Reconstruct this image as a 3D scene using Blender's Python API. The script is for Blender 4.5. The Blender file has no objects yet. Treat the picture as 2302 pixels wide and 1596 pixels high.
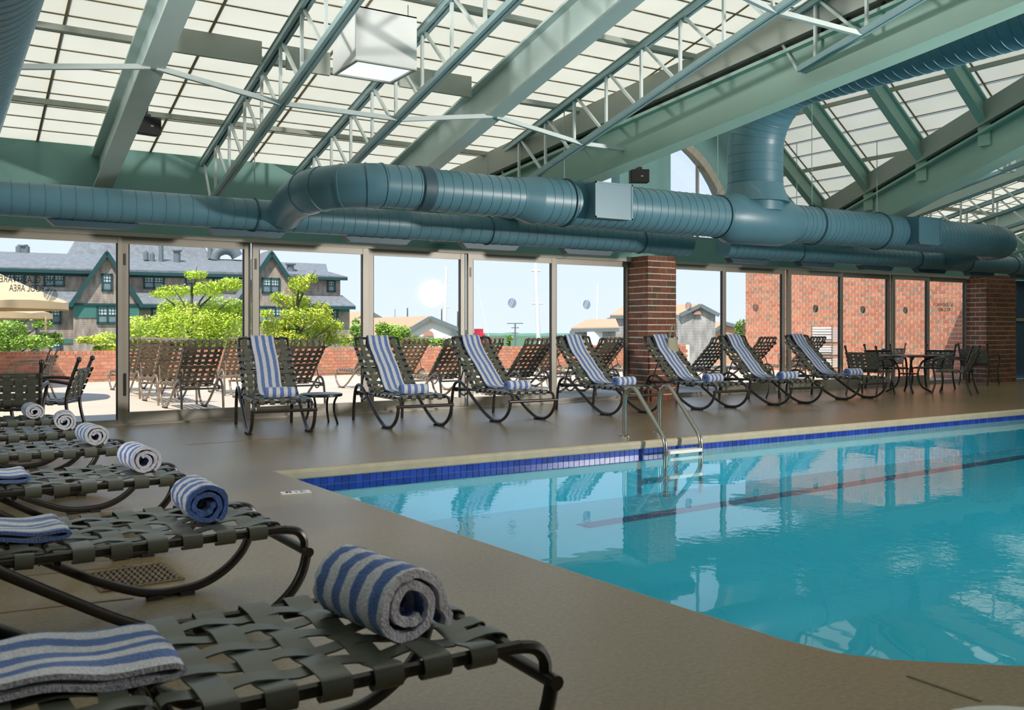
import bpy, bmesh, math, random
from mathutils import Vector, Matrix, Euler
random.seed(7)
R = math.radians
sc = bpy.context.scene
COL = sc.collection

# ---------------------------------------------------------------- camera
IW, IH = 2302, 1596
F_PX, CX, HOR, CAM_H = 2068.0, 1151.0, 742.0, 1.14
FW = Vector((.5312, .8473, 0)); RT = Vector((.8473, -.5312, 0))
cam_d = bpy.data.cameras.new('camera'); cam = bpy.data.objects.new('camera', cam_d); COL.objects.link(cam)
cam.location = (0, 0, CAM_H)
cam.rotation_euler = (R(90), 0, math.atan2(-FW.x, FW.y))
cam_d.sensor_width = 36; cam_d.lens = F_PX / IW * 36
cam_d.shift_y = -(IH/2 - HOR) / IW
cam_d.clip_start = .05; cam_d.clip_end = 3000
cam_d.dof.use_dof = True; cam_d.dof.focus_distance = 9.0; cam_d.dof.aperture_fstop = 6.3
sc.camera = cam

# ---------------------------------------------------------------- sky, sun, exposure
SUN_DIR = Vector((-.46, -.46, 1)).normalized()
w = bpy.data.worlds.new('world'); sc.world = w; w.use_nodes = True
wn = w.node_tree; wn.nodes.clear()
# clear summer sky: pale at the horizon, deeper blue overhead
tcw = wn.nodes.new('ShaderNodeTexCoord'); sepw = wn.nodes.new('ShaderNodeSeparateXYZ'); wn.links.new(tcw.outputs['Generated'], sepw.inputs[0])
skr = wn.nodes.new('ShaderNodeValToRGB'); els = skr.color_ramp.elements
els[0].position = 0; els[0].color = (.76, .86, 1.0, 1); els[1].position = 1; els[1].color = (.25, .45, .88, 1)
e_ = els.new(.12); e_.color = (.71, .83, 1.0, 1); e_ = els.new(.40); e_.color = (.52, .70, .98, 1)
wn.links.new(sepw.outputs[2], skr.inputs[0])
bgn = wn.nodes.new('ShaderNodeBackground'); bgn.inputs[1].default_value = 1.14
won = wn.nodes.new('ShaderNodeOutputWorld')
wn.links.new(skr.outputs[0], bgn.inputs[0]); wn.links.new(bgn.outputs[0], won.inputs[0])
sun_d = bpy.data.lights.new('sun', 'SUN'); sun = bpy.data.objects.new('sun', sun_d); COL.objects.link(sun)
sun_d.energy = 5.4; sun_d.angle = R(.6); sun_d.color = (1, .95, .87)
sun.rotation_euler = SUN_DIR.to_track_quat('Z', 'Y').to_euler(); sun.location = (-10, -20, 30)
# the photographer's strobe (its mirror image shows in the third door's glass)
st_d = bpy.data.lights.new('strobe', 'AREA'); strobe = bpy.data.objects.new('strobe', st_d); COL.objects.link(strobe)
st_d.shape = 'DISK'; st_d.size = .75; st_d.energy = 400; st_d.spread = R(95); st_d.color = (1, .96, .9)
strobe.location = (13.2, -2.0, 2.3); strobe.rotation_euler = (Vector((13.2,-2.0,2.3))-Vector((4.5,10,2.4))).to_track_quat('Z', 'Y').to_euler()
s2_d = bpy.data.lights.new('strobe_left', 'AREA'); s2 = bpy.data.objects.new('strobe_left', s2_d); COL.objects.link(s2)
s2_d.shape = 'DISK'; s2_d.size = 1.1; s2_d.energy = 170; s2_d.spread = R(70); s2_d.color = (1, .98, .95)
s2.location = (-6.0, 3.5, 3.0); s2.rotation_euler = (Vector((-6.0,3.5,3.0))-Vector((7.5,8.0,4.6))).to_track_quat('Z', 'Y').to_euler()
sc.view_settings.view_transform = 'Standard'; sc.view_settings.look = 'None'
sc.view_settings.gamma = 1; sc.view_settings.use_curve_mapping = False
sc.view_settings.exposure = 0.0
cy = sc.cycles
cy.max_bounces = 8; cy.diffuse_bounces = 4; cy.glossy_bounces = 3; cy.transmission_bounces = 5
cy.transparent_max_bounces = 14; cy.sample_clamp_indirect = 6; cy.caustics_reflective = False; cy.caustics_refractive = False
cy.use_denoising = True; cy.use_adaptive_sampling = True; cy.adaptive_threshold = .03

# ---------------------------------------------------------------- photo pixel -> place
def ray(px, py):
    return FW + RT*((px-CX)/F_PX) + Vector((0, 0, -(py-HOR)/F_PX))
def px_ground(px, py, z=0.0):
    r = ray(px, py); return Vector((0, 0, CAM_H)) + r*((z-CAM_H)/r.z)
def px_Y(px, py, Y):
    r = ray(px, py); return Vector((0, 0, CAM_H)) + r*(Y/r.y)
def px_d(px, py, d):
    return Vector((0, 0, CAM_H)) + ray(px, py)*d
def Xw(px, Y):
    r = ray(px, 0); return r.x/r.y*Y
def proj(p):
    v = Vector(p) - Vector((0, 0, CAM_H)); d = v.dot(FW)
    if d < .05: return None
    return CX + F_PX*v.dot(RT)/d, HOR - F_PX*v.z/d, d

# ---------------------------------------------------------------- materials
def lin(c):
    c = c/255
    return c/12.92 if c <= .04045 else ((c+.055)/1.055)**2.4
def rgb(r, g, b): return (lin(r), lin(g), lin(b), 1)
def newmat(name):
    m = bpy.data.materials.new(name); m.use_nodes = True
    nt = m.node_tree; nt.nodes.clear()
    return m, nt, nt.nodes, nt.links
def mat(name, col, rough=.5, metal=0, var=.08, vscale=6, bump=0, bscale=60, coords='Object', spec=.5, coat=0, emit=None, rand=0):
    m, nt, N, L = newmat(name)
    out = N.new('ShaderNodeOutputMaterial'); b = N.new('ShaderNodeBsdfPrincipled')
    L.new(b.outputs[0], out.inputs[0])
    tc = N.new('ShaderNodeTexCoord')
    n = N.new('ShaderNodeTexNoise'); n.inputs['Scale'].default_value = vscale; n.inputs['Detail'].default_value = 5
    L.new(tc.outputs[coords], n.inputs['Vector'])
    mr = N.new('ShaderNodeMapRange'); mr.inputs['From Min'].default_value = .25; mr.inputs['From Max'].default_value = .75
    mr.inputs['To Min'].default_value = 1-var; mr.inputs['To Max'].default_value = 1+var
    L.new(n.outputs['Fac'], mr.inputs['Value'])
    mx = N.new('ShaderNodeVectorMath'); mx.operation = 'SCALE'; mx.inputs[0].default_value = col[:3]
    sc_out = mr.outputs[0]
    if rand:
        oi = N.new('ShaderNodeObjectInfo'); m2 = N.new('ShaderNodeMapRange')
        m2.inputs['To Min'].default_value = 1-rand; m2.inputs['To Max'].default_value = 1+rand
        L.new(oi.outputs['Random'], m2.inputs['Value'])
        mm = N.new('ShaderNodeMath'); mm.operation = 'MULTIPLY'
        L.new(mr.outputs[0], mm.inputs[0]); L.new(m2.outputs[0], mm.inputs[1]); sc_out = mm.outputs[0]
    L.new(sc_out, mx.inputs['Scale']); L.new(mx.outputs[0], b.inputs['Base Color'])
    b.inputs['Roughness'].default_value = rough; b.inputs['Metallic'].default_value = metal
    b.inputs['Specular IOR Level'].default_value = spec; b.inputs['Coat Weight'].default_value = coat
    if bump:
        n2 = N.new('ShaderNodeTexNoise'); n2.inputs['Scale'].default_value = bscale; n2.inputs['Detail'].default_value = 3
        L.new(tc.outputs[coords], n2.inputs['Vector'])
        bp = N.new('ShaderNodeBump'); bp.inputs['Strength'].default_value = bump; bp.inputs['Distance'].default_value = .01
        L.new(n2.outputs['Fac'], bp.inputs['Height']); L.new(bp.outputs[0], b.inputs['Normal'])
    if emit:
        b.inputs['Emission Color'].default_value = emit[0]; b.inputs['Emission Strength'].default_value = emit[1]
    return m
def brick_mat(name, cols, attr=False):
    m, nt, N, L = newmat(name)
    out = N.new('ShaderNodeOutputMaterial'); b = N.new('ShaderNodeBsdfPrincipled'); L.new(b.outputs[0], out.inputs[0])
    ramp = N.new('ShaderNodeValToRGB'); ramp.color_ramp.interpolation = 'CONSTANT'
    el = ramp.color_ramp.elements
    el[0].position = 0; el[0].color = cols[0]; el[1].position = 1/len(cols); el[1].color = cols[1]
    for i in range(2, len(cols)):
        e = el.new(i/len(cols)); e.color = cols[i]
    if attr:
        a = N.new('ShaderNodeAttribute'); a.attribute_name = 'rnd'; L.new(a.outputs['Fac'], ramp.inputs[0])
    else:
        a = N.new('ShaderNodeObjectInfo'); L.new(a.outputs['Random'], ramp.inputs[0])
    tc = N.new('ShaderNodeTexCoord'); n = N.new('ShaderNodeTexNoise'); n.inputs['Scale'].default_value = 14; n.inputs['Detail'].default_value = 6
    g = N.new('ShaderNodeNewGeometry'); L.new(g.outputs['Position'], n.inputs['Vector'])
    mr = N.new('ShaderNodeMapRange'); mr.inputs['From Min'].default_value = .3; mr.inputs['From Max'].default_value = .7
    mr.inputs['To Min'].default_value = .8; mr.inputs['To Max'].default_value = 1.18; L.new(n.outputs['Fac'], mr.inputs['Value'])
    mx = N.new('ShaderNodeVectorMath'); mx.operation = 'SCALE'; L.new(ramp.outputs[0], mx.inputs[0]); L.new(mr.outputs[0], mx.inputs['Scale'])
    L.new(mx.outputs[0], b.inputs['Base Color']); b.inputs['Roughness'].default_value = .85
    bp = N.new('ShaderNodeBump'); bp.inputs['Strength'].default_value = .4; bp.inputs['Distance'].default_value = .01
    L.new(n.outputs['Fac'], bp.inputs['Height']); L.new(bp.outputs[0], b.inputs['Normal'])
    return m
def glass_mat(name, tint=(.98, .995, .99, 1), refl=.06):
    m, nt, N, L = newmat(name)
    out = N.new('ShaderNodeOutputMaterial'); t = N.new('ShaderNodeBsdfTransparent'); g = N.new('ShaderNodeBsdfGlossy')
    t.inputs[0].default_value = tint; g.inputs['Roughness'].default_value = .02
    fr = N.new('ShaderNodeFresnel'); fr.inputs['IOR'].default_value = 1.3
    mx = N.new('ShaderNodeMixShader'); L.new(fr.outputs[0], mx.inputs[0]); L.new(t.outputs[0], mx.inputs[1]); L.new(g.outputs[0], mx.inputs[2])
    L.new(mx.outputs[0], out.inputs[0]); return m
def towel_mat(name, blue, white, period=.082, phase=0.0, duty=.5):
    """terry stripes across the cloth; u (metres) comes from the cloth's own UV map"""
    m, nt, N, L = newmat(name)
    out = N.new('ShaderNodeOutputMaterial'); b = N.new('ShaderNodeBsdfPrincipled'); L.new(b.outputs[0], out.inputs[0])
    uv = N.new('ShaderNodeUVMap'); uv.uv_map = 'UVMap'; sx = N.new('ShaderNodeSeparateXYZ'); L.new(uv.outputs[0], sx.inputs[0])
    tc = N.new('ShaderNodeTexCoord'); n0 = N.new('ShaderNodeTexNoise'); n0.inputs['Scale'].default_value = 45; L.new(tc.outputs['Object'], n0.inputs['Vector'])
    ad = N.new('ShaderNodeMath'); ad.operation = 'MULTIPLY_ADD'; ad.inputs[1].default_value = .012; L.new(n0.outputs['Fac'], ad.inputs[0]); L.new(sx.outputs[0], ad.inputs[2])
    dv = N.new('ShaderNodeMath'); dv.operation = 'MULTIPLY_ADD'; dv.inputs[1].default_value = 1/period; dv.inputs[2].default_value = phase+40; L.new(ad.outputs[0], dv.inputs[0])
    fr = N.new('ShaderNodeMath'); fr.operation = 'FRACT'; L.new(dv.outputs[0], fr.inputs[0])
    rp = N.new('ShaderNodeValToRGB'); e = rp.color_ramp.elements
    e[0].position = 0; e[0].color = blue; e[1].position = duty; e[1].color = white
    x = e.new(duty-.06); x.color = blue; x = e.new(.95); x.color = white; x = e.new(1); x.color = blue
    L.new(fr.outputs[0], rp.inputs[0])
    n = N.new('ShaderNodeTexNoise'); n.inputs['Scale'].default_value = 160; n.inputs['Detail'].default_value = 4; L.new(tc.outputs['Object'], n.inputs['Vector'])
    mr = N.new('ShaderNodeMapRange'); mr.inputs['From Min'].default_value = .3; mr.inputs['From Max'].default_value = .7; mr.inputs['To Min'].default_value = .75; mr.inputs['To Max'].default_value = 1.12
    L.new(n.outputs['Fac'], mr.inputs['Value'])
    mx = N.new('ShaderNodeVectorMath'); mx.operation = 'SCALE'; L.new(rp.outputs[0], mx.inputs[0]); L.new(mr.outputs[0], mx.inputs['Scale']); L.new(mx.outputs[0], b.inputs['Base Color'])
    b.inputs['Roughness'].default_value = .95; b.inputs['Specular IOR Level'].default_value = .1; b.inputs['Sheen Weight'].default_value = .3
    bp = N.new('ShaderNodeBump'); bp.inputs['Strength'].default_value = .8; bp.inputs['Distance'].default_value = .006; L.new(n.outputs['Fac'], bp.inputs['Height']); L.new(bp.outputs[0], b.inputs['Normal'])
    return m

M = {}
M['deck'] = mat('deck', rgb(144, 125, 91), .19, var=.16, vscale=55, bump=.2, bscale=210, spec=.8)
M['coping'] = mat('coping', rgb(172, 162, 138), .55, var=.1, vscale=9, bump=.3, bscale=120)
M['joint'] = mat('joint', rgb(112, 99, 76), .8)
M['terrace'] = mat('terrace', rgb(205, 190, 168), .85, var=.08, vscale=.7, bump=.2, bscale=80)
M['plaster'] = mat('plaster', rgb(44, 184, 208), .6, var=.05, vscale=1)
M['lane'] = mat('lane', rgb(28, 48, 96), .4)
M['tile'] = mat('tile', rgb(44, 68, 158), .2, var=.25, vscale=40, rand=.25)
M['grout'] = mat('grout', rgb(190, 190, 170), .8)
M['alu'] = mat('alu', rgb(176, 168, 156), .45, metal=.15, var=.05, vscale=3)
M['alu_dark'] = mat('alu_dark', rgb(92, 90, 86), .4, metal=.2)
M['gasket'] = mat('gasket', rgb(30, 30, 34), .5)
M['header'] = mat('header', rgb(116, 158, 152), .55, var=.06, vscale=2)
M['gablewall'] = mat('gablewall', rgb(118, 160, 158), .6, var=.06, vscale=2)
M['sage'] = mat('sage', rgb(186, 204, 200), .5, var=.06, vscale=1.5)
M['valley'] = mat('valley', rgb(160, 190, 176), .5, var=.06, vscale=1.5)
M['chord'] = mat('chord', rgb(146, 172, 174), .45, var=.06)
M['web'] = mat('web', rgb(205, 214, 212), .45, var=.05)
M['grey'] = mat('grey', rgb(168, 172, 162), .6, var=.05)
M['dark'] = mat('dark', rgb(22, 20, 20), .7)
M['duct'] = mat('duct', rgb(84, 124, 138), .40, var=.06, vscale=3, spec=.5)
M['ductdark'] = mat('ductdark', rgb(52, 80, 92), .5, var=.06)
M['white'] = mat('white', rgb(226, 228, 226), .5, var=.03)
M['lampglow'] = mat('lampglow', rgb(240, 245, 245), .4, emit=((.95, 1, 1, 1), .9))
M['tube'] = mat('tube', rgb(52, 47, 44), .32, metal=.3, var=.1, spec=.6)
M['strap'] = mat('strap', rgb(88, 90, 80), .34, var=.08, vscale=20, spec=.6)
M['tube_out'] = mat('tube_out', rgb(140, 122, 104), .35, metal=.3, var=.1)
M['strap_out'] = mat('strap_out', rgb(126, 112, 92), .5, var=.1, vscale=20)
M['pad'] = mat('pad', rgb(20, 20, 20), .7)
M['chrome'] = mat('chrome', rgb(170, 168, 158), .22, metal=.9, var=.05)
M['soffit'] = mat('soffit', rgb(150, 160, 152), .7)
M['plastic_white'] = mat('plastic_white', rgb(235, 235, 232), .4)
M['black'] = mat('black', rgb(34, 32, 31), .6)
M['ink'] = mat('ink', rgb(24, 30, 32), .6)
M['emblem'] = glass_mat('emblem', (.66, .69, .72, 1))
M['bluewall'] = mat('bluewall', rgb(52, 84, 112), .6)
M['roofpane'] = None
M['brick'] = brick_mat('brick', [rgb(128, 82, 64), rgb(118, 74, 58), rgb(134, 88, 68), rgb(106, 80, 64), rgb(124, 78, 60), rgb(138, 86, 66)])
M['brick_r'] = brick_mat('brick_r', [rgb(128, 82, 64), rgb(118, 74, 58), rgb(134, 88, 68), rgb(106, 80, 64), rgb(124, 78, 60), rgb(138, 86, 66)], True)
M['brick_o'] = brick_mat('brick_o', [rgb(202, 130, 100), rgb(192, 120, 92), rgb(208, 142, 112), rgb(176, 134, 108), rgb(198, 126, 96), rgb(210, 136, 102)])  # outdoor copy of the same brick, sunlit brightness put into its colours
M['brick_sunlit_r'] = brick_mat('brick_sunlit_r', [rgb(202, 130, 100), rgb(192, 120, 92), rgb(208, 142, 112), rgb(176, 134, 108), rgb(198, 126, 96), rgb(210, 136, 102)], True)
M['mortar'] = mat('mortar', rgb(232, 224, 206), .9, var=.08, vscale=20)
M['glass'] = glass_mat('glass')
WHITE_T, BLUE_T = rgb(214, 214, 220), rgb(98, 126, 184)
M['towel'] = towel_mat('towel', BLUE_T, WHITE_T)
M['towel_near'] = towel_mat('towel_near', rgb(94, 126, 194), rgb(234, 232, 244), .085, .2)  # copy for near towels, colours lightened to offset the dim foreground
M['towel_white'] = mat('towel_white', rgb(245, 245, 242), .95, bump=.5, bscale=120)
M['leaf'] = mat('leaf', rgb(205, 226, 78), .6, var=.35, vscale=2.5)
M['leaf2'] = mat('leaf2', rgb(222, 230, 112), .6, var=.35, vscale=2.5)
M['leaf3'] = mat('leaf3', rgb(160, 190, 96), .6, var=.3, vscale=2.5)
M['leaf_o'] = mat('leaf_o', rgb(190, 165, 60), .6, var=.3, vscale=2.5)
M['bark'] = mat('bark', rgb(92, 82, 66), .9)
M['shingle'] = None
M['slate'] = None
M['trimgreen'] = mat('trimgreen', rgb(30, 72, 72), .6, var=.06)
M['bandgreen'] = mat('bandgreen', rgb(70, 122, 112), .7, var=.08)
M['winglass'] = mat('winglass', rgb(118, 132, 136), .15, var=.3, vscale=.8, spec=.8)
M['wincurtain'] = mat('wincurtain', rgb(205, 212, 210), .6, var=.15, vscale=3)
M['metalgrey'] = mat('metalgrey', rgb(112, 122, 124), .5)
M['terracotta'] = mat('terracotta', rgb(214, 166, 132), .8, var=.05)
M['housewhite'] = mat('housewhite', rgb(240, 238, 232), .8, var=.03)
M['umbrella'] = mat('umbrella', rgb(214, 188, 148), .9, var=.05)
M['red'] = mat('red', rgb(205, 50, 70), .5)
M['hills'] = mat('hills', rgb(108, 142, 118), .9, var=.2, vscale=.05)
M['ground'] = mat('ground', rgb(120, 126, 96), .9, var=.2, vscale=.05)
M['sea'] = mat('sea', rgb(170, 196, 214), .3)
M['net'] = mat('net', rgb(176, 170, 148), .9, bump=.8, bscale=90)
def row_mat(name, c1, c2, pitch, noise=.25, vs=3):
    """weathered courses: colour only"""
    m, nt, N, L = newmat(name)
    out = N.new('ShaderNodeOutputMaterial'); b = N.new('ShaderNodeBsdfPrincipled'); L.new(b.outputs[0], out.inputs[0])
    tc = N.new('ShaderNodeTexCoord'); sx = N.new('ShaderNodeSeparateXYZ'); L.new(tc.outputs['Object'], sx.inputs[0])
    mu = N.new('ShaderNodeMath'); mu.operation = 'MULTIPLY_ADD'; mu.inputs[1].default_value = 1/pitch; mu.inputs[2].default_value = 100; L.new(sx.outputs[2], mu.inputs[0])
    fr = N.new('ShaderNodeMath'); fr.operation = 'FRACT'; L.new(mu.outputs[0], fr.inputs[0])
    mp = N.new('ShaderNodeMapping'); mp.inputs['Scale'].default_value = (vs, vs, vs*.35); L.new(tc.outputs['Object'], mp.inputs[0])
    n = N.new('ShaderNodeTexNoise'); n.inputs['Scale'].default_value = 1; n.inputs['Detail'].default_value = 8; L.new(mp.outputs[0], n.inputs['Vector'])
    rp = N.new('ShaderNodeValToRGB'); e = rp.color_ramp.elements; e[0].position = .3; e[0].color = c1; e[1].position = .7; e[1].color = c2; L.new(n.outputs['Fac'], rp.inputs[0])
    mr = N.new('ShaderNodeMapRange'); mr.inputs['From Min'].default_value = 0; mr.inputs['From Max'].default_value = .25; mr.inputs['To Min'].default_value = 1-noise; mr.inputs['To Max'].default_value = 1; L.new(fr.outputs[0], mr.inputs['Value'])
    mx = N.new('ShaderNodeVectorMath'); mx.operation = 'SCALE'; L.new(rp.outputs[0], mx.inputs[0]); L.new(mr.outputs[0], mx.inputs['Scale']); L.new(mx.outputs[0], b.inputs['Base Color']); b.inputs['Roughness'].default_value = .9
    return m
M['shingle'] = row_mat('shingle', rgb(134, 118, 106), rgb(190, 174, 160), .17, .38)
M['slate'] = row_mat('slate', rgb(112, 116, 118), rgb(136, 140, 142), .12, .1)
M['greyshingle'] = row_mat('greyshingle', rgb(140, 134, 130), rgb(196, 190, 184), .25, .3, 2)
def pane_mat():
    m, nt, N, L = newmat('roofpane')
    out = N.new('ShaderNodeOutputMaterial'); t = N.new('ShaderNodeBsdfTranslucent'); d = N.new('ShaderNodeBsdfDiffuse')
    g = N.new('ShaderNodeNewGeometry'); n = N.new('ShaderNodeTexNoise'); n.inputs['Scale'].default_value = 1.2; n.inputs['Detail'].default_value = 4
    L.new(g.outputs['Position'], n.inputs['Vector'])
    rp = N.new('ShaderNodeValToRGB'); e = rp.color_ramp.elements; e[0].position = .3; e[0].color = (.515, .485, .362, 1); e[1].position = .7; e[1].color = (.575, .545, .415, 1)
    L.new(n.outputs['Fac'], rp.inputs[0]); L.new(rp.outputs[0], t.inputs[0]); d.inputs[0].default_value = (.6, .6, .55, 1)
    mx = N.new('ShaderNodeMixShader'); mx.inputs[0].default_value = .12
    L.new(t.outputs[0], mx.inputs[1]); L.new(d.outputs[0], mx.inputs[2]); L.new(mx.outputs[0], out.inputs[0]); return m
M['roofpane'] = pane_mat()
def water_mat():
    m, nt, N, L = newmat('water')
    out = N.new('ShaderNodeOutputMaterial'); t = N.new('ShaderNodeBsdfTransparent'); g = N.new('ShaderNodeBsdfGlossy')
    t.inputs[0].default_value = (.70, .95, .99, 1); g.inputs['Roughness'].default_value = .015
    tc = N.new('ShaderNodeTexCoord'); n = N.new('ShaderNodeTexNoise'); n.inputs['Scale'].default_value = 2.2; n.inputs['Detail'].default_value = 2.5
    L.new(tc.outputs['Object'], n.inputs['Vector'])
    n2 = N.new('ShaderNodeTexNoise'); n2.inputs['Scale'].default_value = 14; n2.inputs['Detail'].default_value = 2; L.new(tc.outputs['Object'], n2.inputs['Vector'])
    n3 = N.new('ShaderNodeTexNoise'); n3.inputs['Scale'].default_value = .45; n3.inputs['Detail'].default_value = 1; L.new(tc.outputs['Object'], n3.inputs['Vector'])
    mr = N.new('ShaderNodeMapRange'); mr.inputs['From Min'].default_value = .45; mr.inputs['From Max'].default_value = .62; mr.inputs['To Min'].default_value = 0; mr.inputs['To Max'].default_value = .22; L.new(n3.outputs['Fac'], mr.inputs['Value'])
    ma = N.new('ShaderNodeMath'); ma.operation = 'MULTIPLY'; L.new(n2.outputs['Fac'], ma.inputs[0]); L.new(mr.outputs[0], ma.inputs[1])
    ad = N.new('ShaderNodeMath'); ad.operation = 'MULTIPLY_ADD'; ad.inputs[1].default_value = .25; L.new(n.outputs['Fac'], ad.inputs[0]); L.new(ma.outputs[0], ad.inputs[2])
    bp = N.new('ShaderNodeBump'); bp.inputs['Strength'].default_value = .17; bp.inputs['Distance'].default_value = .03; L.new(ad.outputs[0], bp.inputs['Height'])
    L.new(bp.outputs[0], g.inputs['Normal'])
    fr = N.new('ShaderNodeFresnel'); fr.inputs['IOR'].default_value = 1.46; L.new(bp.outputs[0], fr.inputs['Normal'])
    ge = N.new('ShaderNodeNewGeometry'); inv = N.new('ShaderNodeMath'); inv.operation = 'SUBTRACT'; inv.inputs[0].default_value = 1; L.new(ge.outputs['Backfacing'], inv.inputs[1])
    mu = N.new('ShaderNodeMath'); mu.operation = 'MULTIPLY'; L.new(fr.outputs[0], mu.inputs[0]); L.new(inv.outputs[0], mu.inputs[1])
    mx = N.new('ShaderNodeMixShader'); L.new(mu.outputs[0], mx.inputs[0]); L.new(t.outputs[0], mx.inputs[1]); L.new(g.outputs[0], mx.inputs[2]); L.new(mx.outputs[0], out.inputs[0]); return m
M['water'] = water_mat()

# ---------------------------------------------------------------- mesh helpers
def smooth_path(pts, n=6):
    P = [Vector(p) for p in pts]; out = []
    for i in range(len(P)-1):
        a = P[i-1] if i else P[0]*2-P[1]; b = P[i]; c = P[i+1]; d = P[i+2] if i+2 < len(P) else P[-1]*2-P[-2]
        for k in range(n):
            t = k/n
            out.append(.5*((2*b)+(c-a)*t+(2*a-5*b+4*c-d)*t*t+(3*b-a-3*c+d)*t**3))
    out.append(P[-1]); return out
class MB:
    def __init__(s): s.v = []; s.f = []; s.uv = {}; s.sm = set()
    def add(s, vs, fs, smooth=False):
        o = len(s.v); s.v += [tuple(v) for v in vs]
        for f in fs:
            if smooth: s.sm.add(len(s.f))
            s.f.append(tuple(i+o for i in f))
        return o
    def box(s, a, b):
        x0, y0, z0 = (min(a[i], b[i]) for i in range(3)); x1, y1, z1 = (max(a[i], b[i]) for i in range(3))
        s.add([(x0,y0,z0),(x1,y0,z0),(x1,y1,z0),(x0,y1,z0),(x0,y0,z1),(x1,y0,z1),(x1,y1,z1),(x0,y1,z1)],
              [(0,3,2,1),(4,5,6,7),(0,1,5,4),(1,2,6,5),(2,3,7,6),(3,0,4,7)]); return s
    def bar(s, a, b, wx, wz, up=(0,0,1)):
        """square bar from a to b, wx across, wz along up"""
        a = Vector(a); b = Vector(b); d = (b-a).normalized(); u = Vector(up)
        sd = d.cross(u)
        if sd.length < 1e-4: sd = d.cross(Vector((1,0,0)))
        sd.normalize(); u = sd.cross(d).normalized()
        q = [(-1,-1),(1,-1),(1,1),(-1,1)]
        vs = [p+sd*(wx/2*i)+u*(wz/2*j) for p in (a, b) for i, j in q]
        s.add(vs, [(3,2,1,0),(4,5,6,7),(0,1,5,4),(1,2,6,5),(2,3,7,6),(3,0,4,7)]); return s
    def tube(s, pts, r, seg=8, caps=True, smooth=True):
        P = [Vector(p) for p in pts]; rr = r if isinstance(r, (list, tuple)) else [r]*len(P)
        n0 = None; rings = []
        for i, p in enumerate(P):
            t = (P[min(i+1, len(P)-1)]-P[max(i-1, 0)]).normalized()
            if n0 is None:
                n0 = t.cross(Vector((0,0,1)))
                if n0.length < 1e-3: n0 = t.cross(Vector((1,0,0)))
            n0 = (n0 - t*n0.dot(t)).normalized(); b = t.cross(n0)
            rings.append([p+(n0*math.cos(2*math.pi*k/seg)+b*math.sin(2*math.pi*k/seg))*rr[i] for k in range(seg)])
        fs = []
        for i in range(len(P)-1):
            for k in range(seg):
                fs.append((i*seg+k, i*seg+(k+1)%seg, (i+1)*seg+(k+1)%seg, (i+1)*seg+k))
        o = s.add([v for g in rings for v in g], fs, smooth)
        if caps:
            s.f.append(tuple(o+k for k in range(seg))[::-1]); s.f.append(tuple(o+(len(P)-1)*seg+k for k in range(seg)))
        return s
    def lathe(s, prof, c=(0,0,0), seg=24, smooth=True):
        c = Vector(c); vs = []
        for r, z in prof:
            for k in range(seg):
                a = 2*math.pi*k/seg; vs.append(c+Vector((r*math.cos(a), r*math.sin(a), z)))
        fs = [(i*seg+k, i*seg+(k+1)%seg, (i+1)*seg+(k+1)%seg, (i+1)*seg+k) for i in range(len(prof)-1) for k in range(seg)]
        o = s.add(vs, fs, smooth)
        s.f.append(tuple(o+k for k in range(seg))[::-1]); s.f.append(tuple(o+(len(prof)-1)*seg+k for k in range(seg))); return s
    def prism(s, poly, ext):
        """planar polygon (3d pts) extruded by vector"""
        e = Vector(ext); n = len(poly); P = [Vector(p) for p in poly]
        s.add(P+[p+e for p in P], [tuple(range(n))[::-1], tuple(range(n, 2*n))]+[(i, (i+1)%n, n+(i+1)%n, n+i) for i in range(n)]); return s
    def ribbon(s, path, wdir, width, th, uvs=False, nw=1, jit=0):
        """solid strap along path; wdir is the across direction; uv u = across (m), v = along (m)"""
        P = [Vector(p) for p in path]; wd = Vector(wdir).normalized(); n = len(P); vs = []; L = 0; ls = []
        for i, p in enumerate(P):
            t = (P[min(i+1, n-1)]-P[max(i-1, 0)]).normalized(); nn = wd.cross(t).normalized()
            if i: L += (p-P[i-1]).length
            ls.append(L)
            for sgn in (1, -1):
                for k in range(nw+1):
                    j = Vector((random.uniform(-jit,jit), random.uniform(-jit,jit), random.uniform(-jit,jit))) if jit else Vector((0,0,0))
                    vs.append(p+wd*(width*(k/nw-.5))+nn*(th/2*sgn)+j)
        m = nw+1; st = 2*m; fs = []; us = []
        def U(i, k): return (width*(k/nw-.5), ls[i])
        for i in range(n-1):
            for k in range(nw):
                a = i*st+k; fs.append((a, a+1, a+st+1, a+st)); us.append((U(i,k),U(i,k+1),U(i+1,k+1),U(i+1,k)))
                a = i*st+m+k; fs.append((a+st, a+st+1, a+1, a)); us.append((U(i+1,k),U(i+1,k+1),U(i,k+1),U(i,k)))
            a = i*st; fs.append((a+st, a+st+m, a+m, a)); us.append((U(i+1,0),U(i+1,0),U(i,0),U(i,0)))
            a = i*st+nw; fs.append((a, a+m, a+st+m, a+st)); us.append((U(i,nw),U(i,nw),U(i+1,nw),U(i+1,nw)))
        for i, fl in ((0, 0), (n-1, 1)):
            for k in range(nw):
                a = i*st+k; q = (a, a+m, a+m+1, a+1)
                fs.append(q if not fl else q[::-1]); us.append(tuple(U(i, x) for x in ((k,k,k+1,k+1) if not fl else (k+1,k+1,k,k))))
        f0 = len(s.f); s.add(vs, fs, True)
        for q, u in enumerate(us): s.uv[f0+q] = u
        return s
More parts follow.
